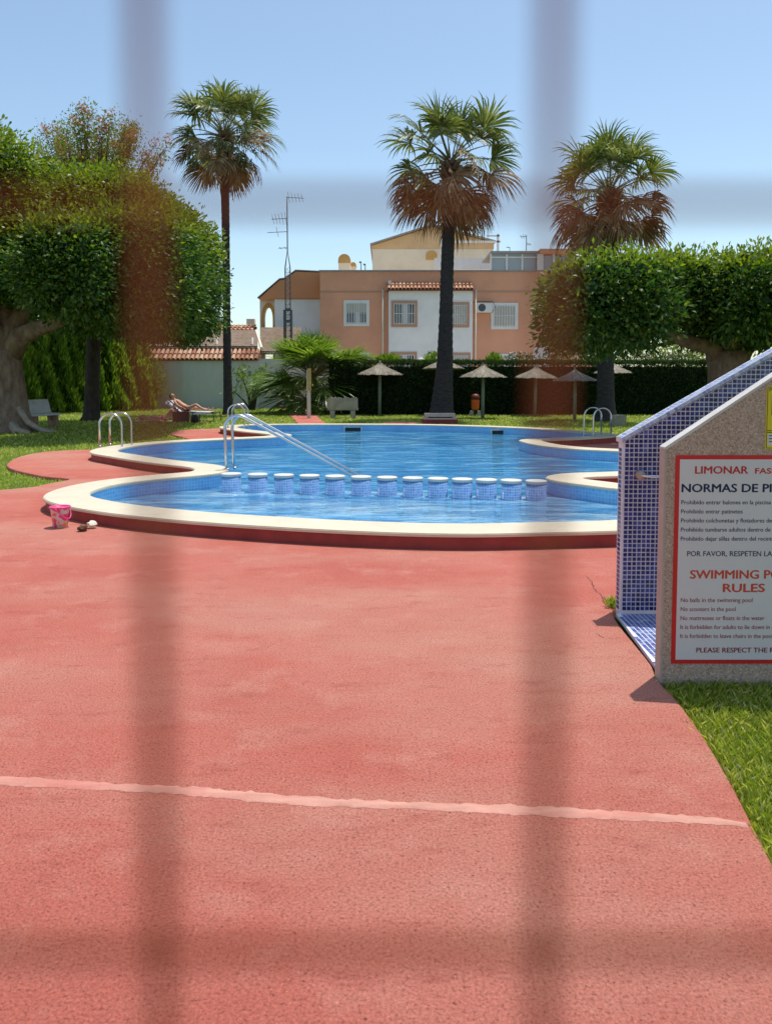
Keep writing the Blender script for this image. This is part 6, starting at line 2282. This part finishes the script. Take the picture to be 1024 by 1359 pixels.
E = [(0, 1), (1, 2), (2, 3), (3, 4), (4, 5), (3, 6), (6, 7), (7, 8), (3, 9), (9, 10), (10, 11), (0, 12), (12, 13), (13, 14), (14, 15), (15, 16), (16, 17), (0, 18), (18, 19), (19, 20), (20, 21), (21, 22), (22, 23)]
skin_body('body', J, E, M['skin2'], p1)
head_mesh(p1, (-0.85, 0, z0 + 0.56), (0.72, -0.15, 0.55), (-0.65, 0, 0.75), M['hair'], M['skin2'])
for s in (-1, 1):
    hand(p1, (-0.29, s * 0.22, z0 + 0.115), (0.9, -0.2 * s, -0.25), (0, 0, -1), M['skin2'])
mb = MB()
mb.lathe([(0.10, -0.10), (0.158, -0.06), (0.163, 0.03), (0.15, 0.08)], 16)
mb.v = [tuple(Matrix.Rotation(R(-62), 3, 'Y') @ Vector((x, y_, z))) for x, y_, z in mb.v]
mb.v = [(x - 0.22, y_, z * 0.82 + z0 + 0.115) for x, y_, z in mb.v]
mb.build('swimwear', M['cloth_dark'], p1, smooth=True)

# person lying on a towel on the grass, head left, knees raised on the right
g2 = G(214, 560, ZL)
p2 = empty('person', (g2.x, g2.y, ZL), 'person in red swimwear lying on the grass with knees raised beside the lounger', 'person', None, R(6))
J = [(0.10, 0, 0.14, .125, .10), (-0.08, 0, 0.135, .11, .09), (-0.28, 0, 0.15, .135, .10), (-0.42, 0, 0.15, .10, .075), (-0.50, 0, 0.15, .052), (-0.57, 0, 0.16, .05),
     (-0.40, -0.17, 0.13, .052), (-0.20, -0.27, 0.08, .042), (0.03, -0.24, 0.065, .030),
     (-0.40, 0.17, 0.13, .052), (-0.20, 0.27, 0.08, .042), (0.03, 0.24, 0.065, .030),
     (0.20, -0.10, 0.17, .088), (0.42, -0.11, 0.50, .062), (0.50, -0.11, 0.30, .054), (0.56, -0.11, 0.085, .034), (0.66, -0.11, 0.06, .030), (0.75, -0.11, 0.045, .022),
     (0.20, 0.10, 0.17, .088), (0.47, 0.12, 0.49, .062), (0.56, 0.12, 0.28, .054), (0.63, 0.12, 0.085, .034), (0.73, 0.12, 0.06, .030), (0.82, 0.13, 0.045, .022)]
skin_body('body', J, E, M['skin'], p2)
head_mesh(p2, (-0.68, 0, 0.17), (0.1, -0.25, 0.95), (-1, 0, 0.1), M['hair_blond'], M['skin'])
for s in (-1, 1):
    hand(p2, (0.035, s * 0.24, 0.06), (1, -0.1 * s, -0.1), (0, 0, -1), M['skin'])
mb = MB()
mb.lathe([(0.10, -0.10), (0.155, -0.06), (0.16, 0.03), (0.15, 0.08)], 16)
mb.v = [(z + 0.10, y_, -x * 0.8 + 0.14) for x, y_, z in mb.v]
mb.build('swimwear', M['cloth_red'], p2, smooth=True)
tl = MB()
vs, fs = [], []
for i in range(9):
    for k in range(5):
        vs.append((-1.0 + 0.22 * i + random.uniform(-.01, .01), -0.38 + 0.19 * k, 0.035 + random.uniform(0, 0.012)))
for i in range(8):
    for k in range(4):
        fs.append((i * 5 + k, (i + 1) * 5 + k, (i + 1) * 5 + k + 1, i * 5 + k + 1))
tl.add(vs, fs)
tob = tl.build('beach_towel', M['towel'], None, smooth=True)
tob.location = p2.location
tob.rotation_euler = p2.rotation_euler
tag(tob, 'pale towel spread on the grass under the lying person', 'towel')

# bags
bg_ = G(238, 561, ZL)
bgo = empty('beach_bag', (bg_.x, LGY - 0.5, ZL), 'large maroon beach bag standing between the two sunbathers', 'bag', None, R(8))
mb = MB(); mb.box((-0.30, -0.14, 0), (0.30, 0.14, 0.40)); ob2 = mb.build('bag_body', M['bag'], bgo, bevel=0.06)
for s in (-1, 1):
    mb = MB(); mb.tube([(-0.15, s * 0.10, 0.38), (-0.12, s * 0.10, 0.50), (0, s * 0.10, 0.55), (0.12, s * 0.10, 0.50), (0.15, s * 0.10, 0.38)], 0.013, 6); mb.build('handle', M['bag'], bgo, smooth=True)
bg_ = G(258.5, 561.5, ZL)
b2 = empty('backpack', (bg_.x, bg_.y, ZL), 'small dark backpack on the grass under the lounger', 'bag')
mb = MB(); mb.lathe([(0.10, 0.0), (0.15, 0.04), (0.155, 0.16), (0.12, 0.27), (0.05, 0.31)], 14); mb.build('pack', M['bag_dark'], b2, smooth=True)
mb = MB(); mb.tube([(-0.05, -0.12, 0.24), (-0.09, -0.165, 0.15), (-0.05, -0.155, 0.05)], 0.014, 5); mb.build('strap', M['bag'], b2, smooth=True)
for i, px in enumerate((264.5, 269.5)):
    g_ = G(px, 561.3, ZL)
    sd = empty('sandal', (g_.x, g_.y, ZL + 0.03), ['tan sandal nearest the dark backpack', 'tan sandal further right of the dark backpack'][i], 'sandal', 'pair of sandals', R(30 + i * 25))
    mb = MB(); mb.prism([(-0.13, 0), (0.13, 0), (0.13, 0.03), (-0.13, 0.03)], -0.045, 0.045); mb.build('sole', M['skin2'], sd, bevel=0.01)
    mb = MB(); mb.tube([(0.03, -0.045, 0.03), (0.04, -0.02, 0.075), (0.04, 0.02, 0.075), (0.03, 0.045, 0.03)], 0.012, 6); mb.build('strap', M['bag'], sd, smooth=True)

# ================================================================== WIRE FENCE THE PHOTOGRAPH WAS TAKEN THROUGH
FY = 0.05
xa, xb_ = PY(201, 600, FY).x, PY(729, 600, FY).x
za, zb2 = PY(512, 262, FY).z, PY(512, 1281, FY).z
dx, dz = xb_ - xa, za - zb2
fe = empty('wire_fence', (0, FY, ZL), 'brown welded wire fence close in front, out of focus', 'fence')
rw = 0.00070
ztopf, x_ext = 2.05, 0.85
mb = MB(); mb.tube([(0, 0, 0), (0, 0, ztopf)], rw, 8); vme = mb.build('wire', M['fence_wire'], fe, smooth=True, loc=(xa, 0, 0))
share('wire', vme, fe, (xb_, 0, 0))
mb = MB(); mb.tube([(-x_ext, 0, 0), (x_ext, 0, 0)], rw * 0.8, 8); hme = mb.build('wire', M['fence_wire'], fe, smooth=True, loc=(0, 2 * rw, za - ZL))
share('wire', hme, fe, (0, 2 * rw, zb2 - ZL))
mb = MB()
k = -int((x_ext + xa) / dx)
while xa + k * dx < x_ext:
    if k not in (0, 1):
        mb.tube([(xa + k * dx, 0, 0), (xa + k * dx, 0, ztopf)], rw, 6)
    k += 1
k = -int((za - ZL) / dz)
while za - ZL + k * dz < ztopf:
    z = za - ZL + k * dz
    if k not in (0, -1) and z > 0:
        mb.tube([(-x_ext, 2 * rw, z), (x_ext, 2 * rw, z)], rw, 6)
    k += 1
tag(mb.build('wire_mesh', M['fence_wire'], fe, smooth=True), None, None, None, 'stuff')
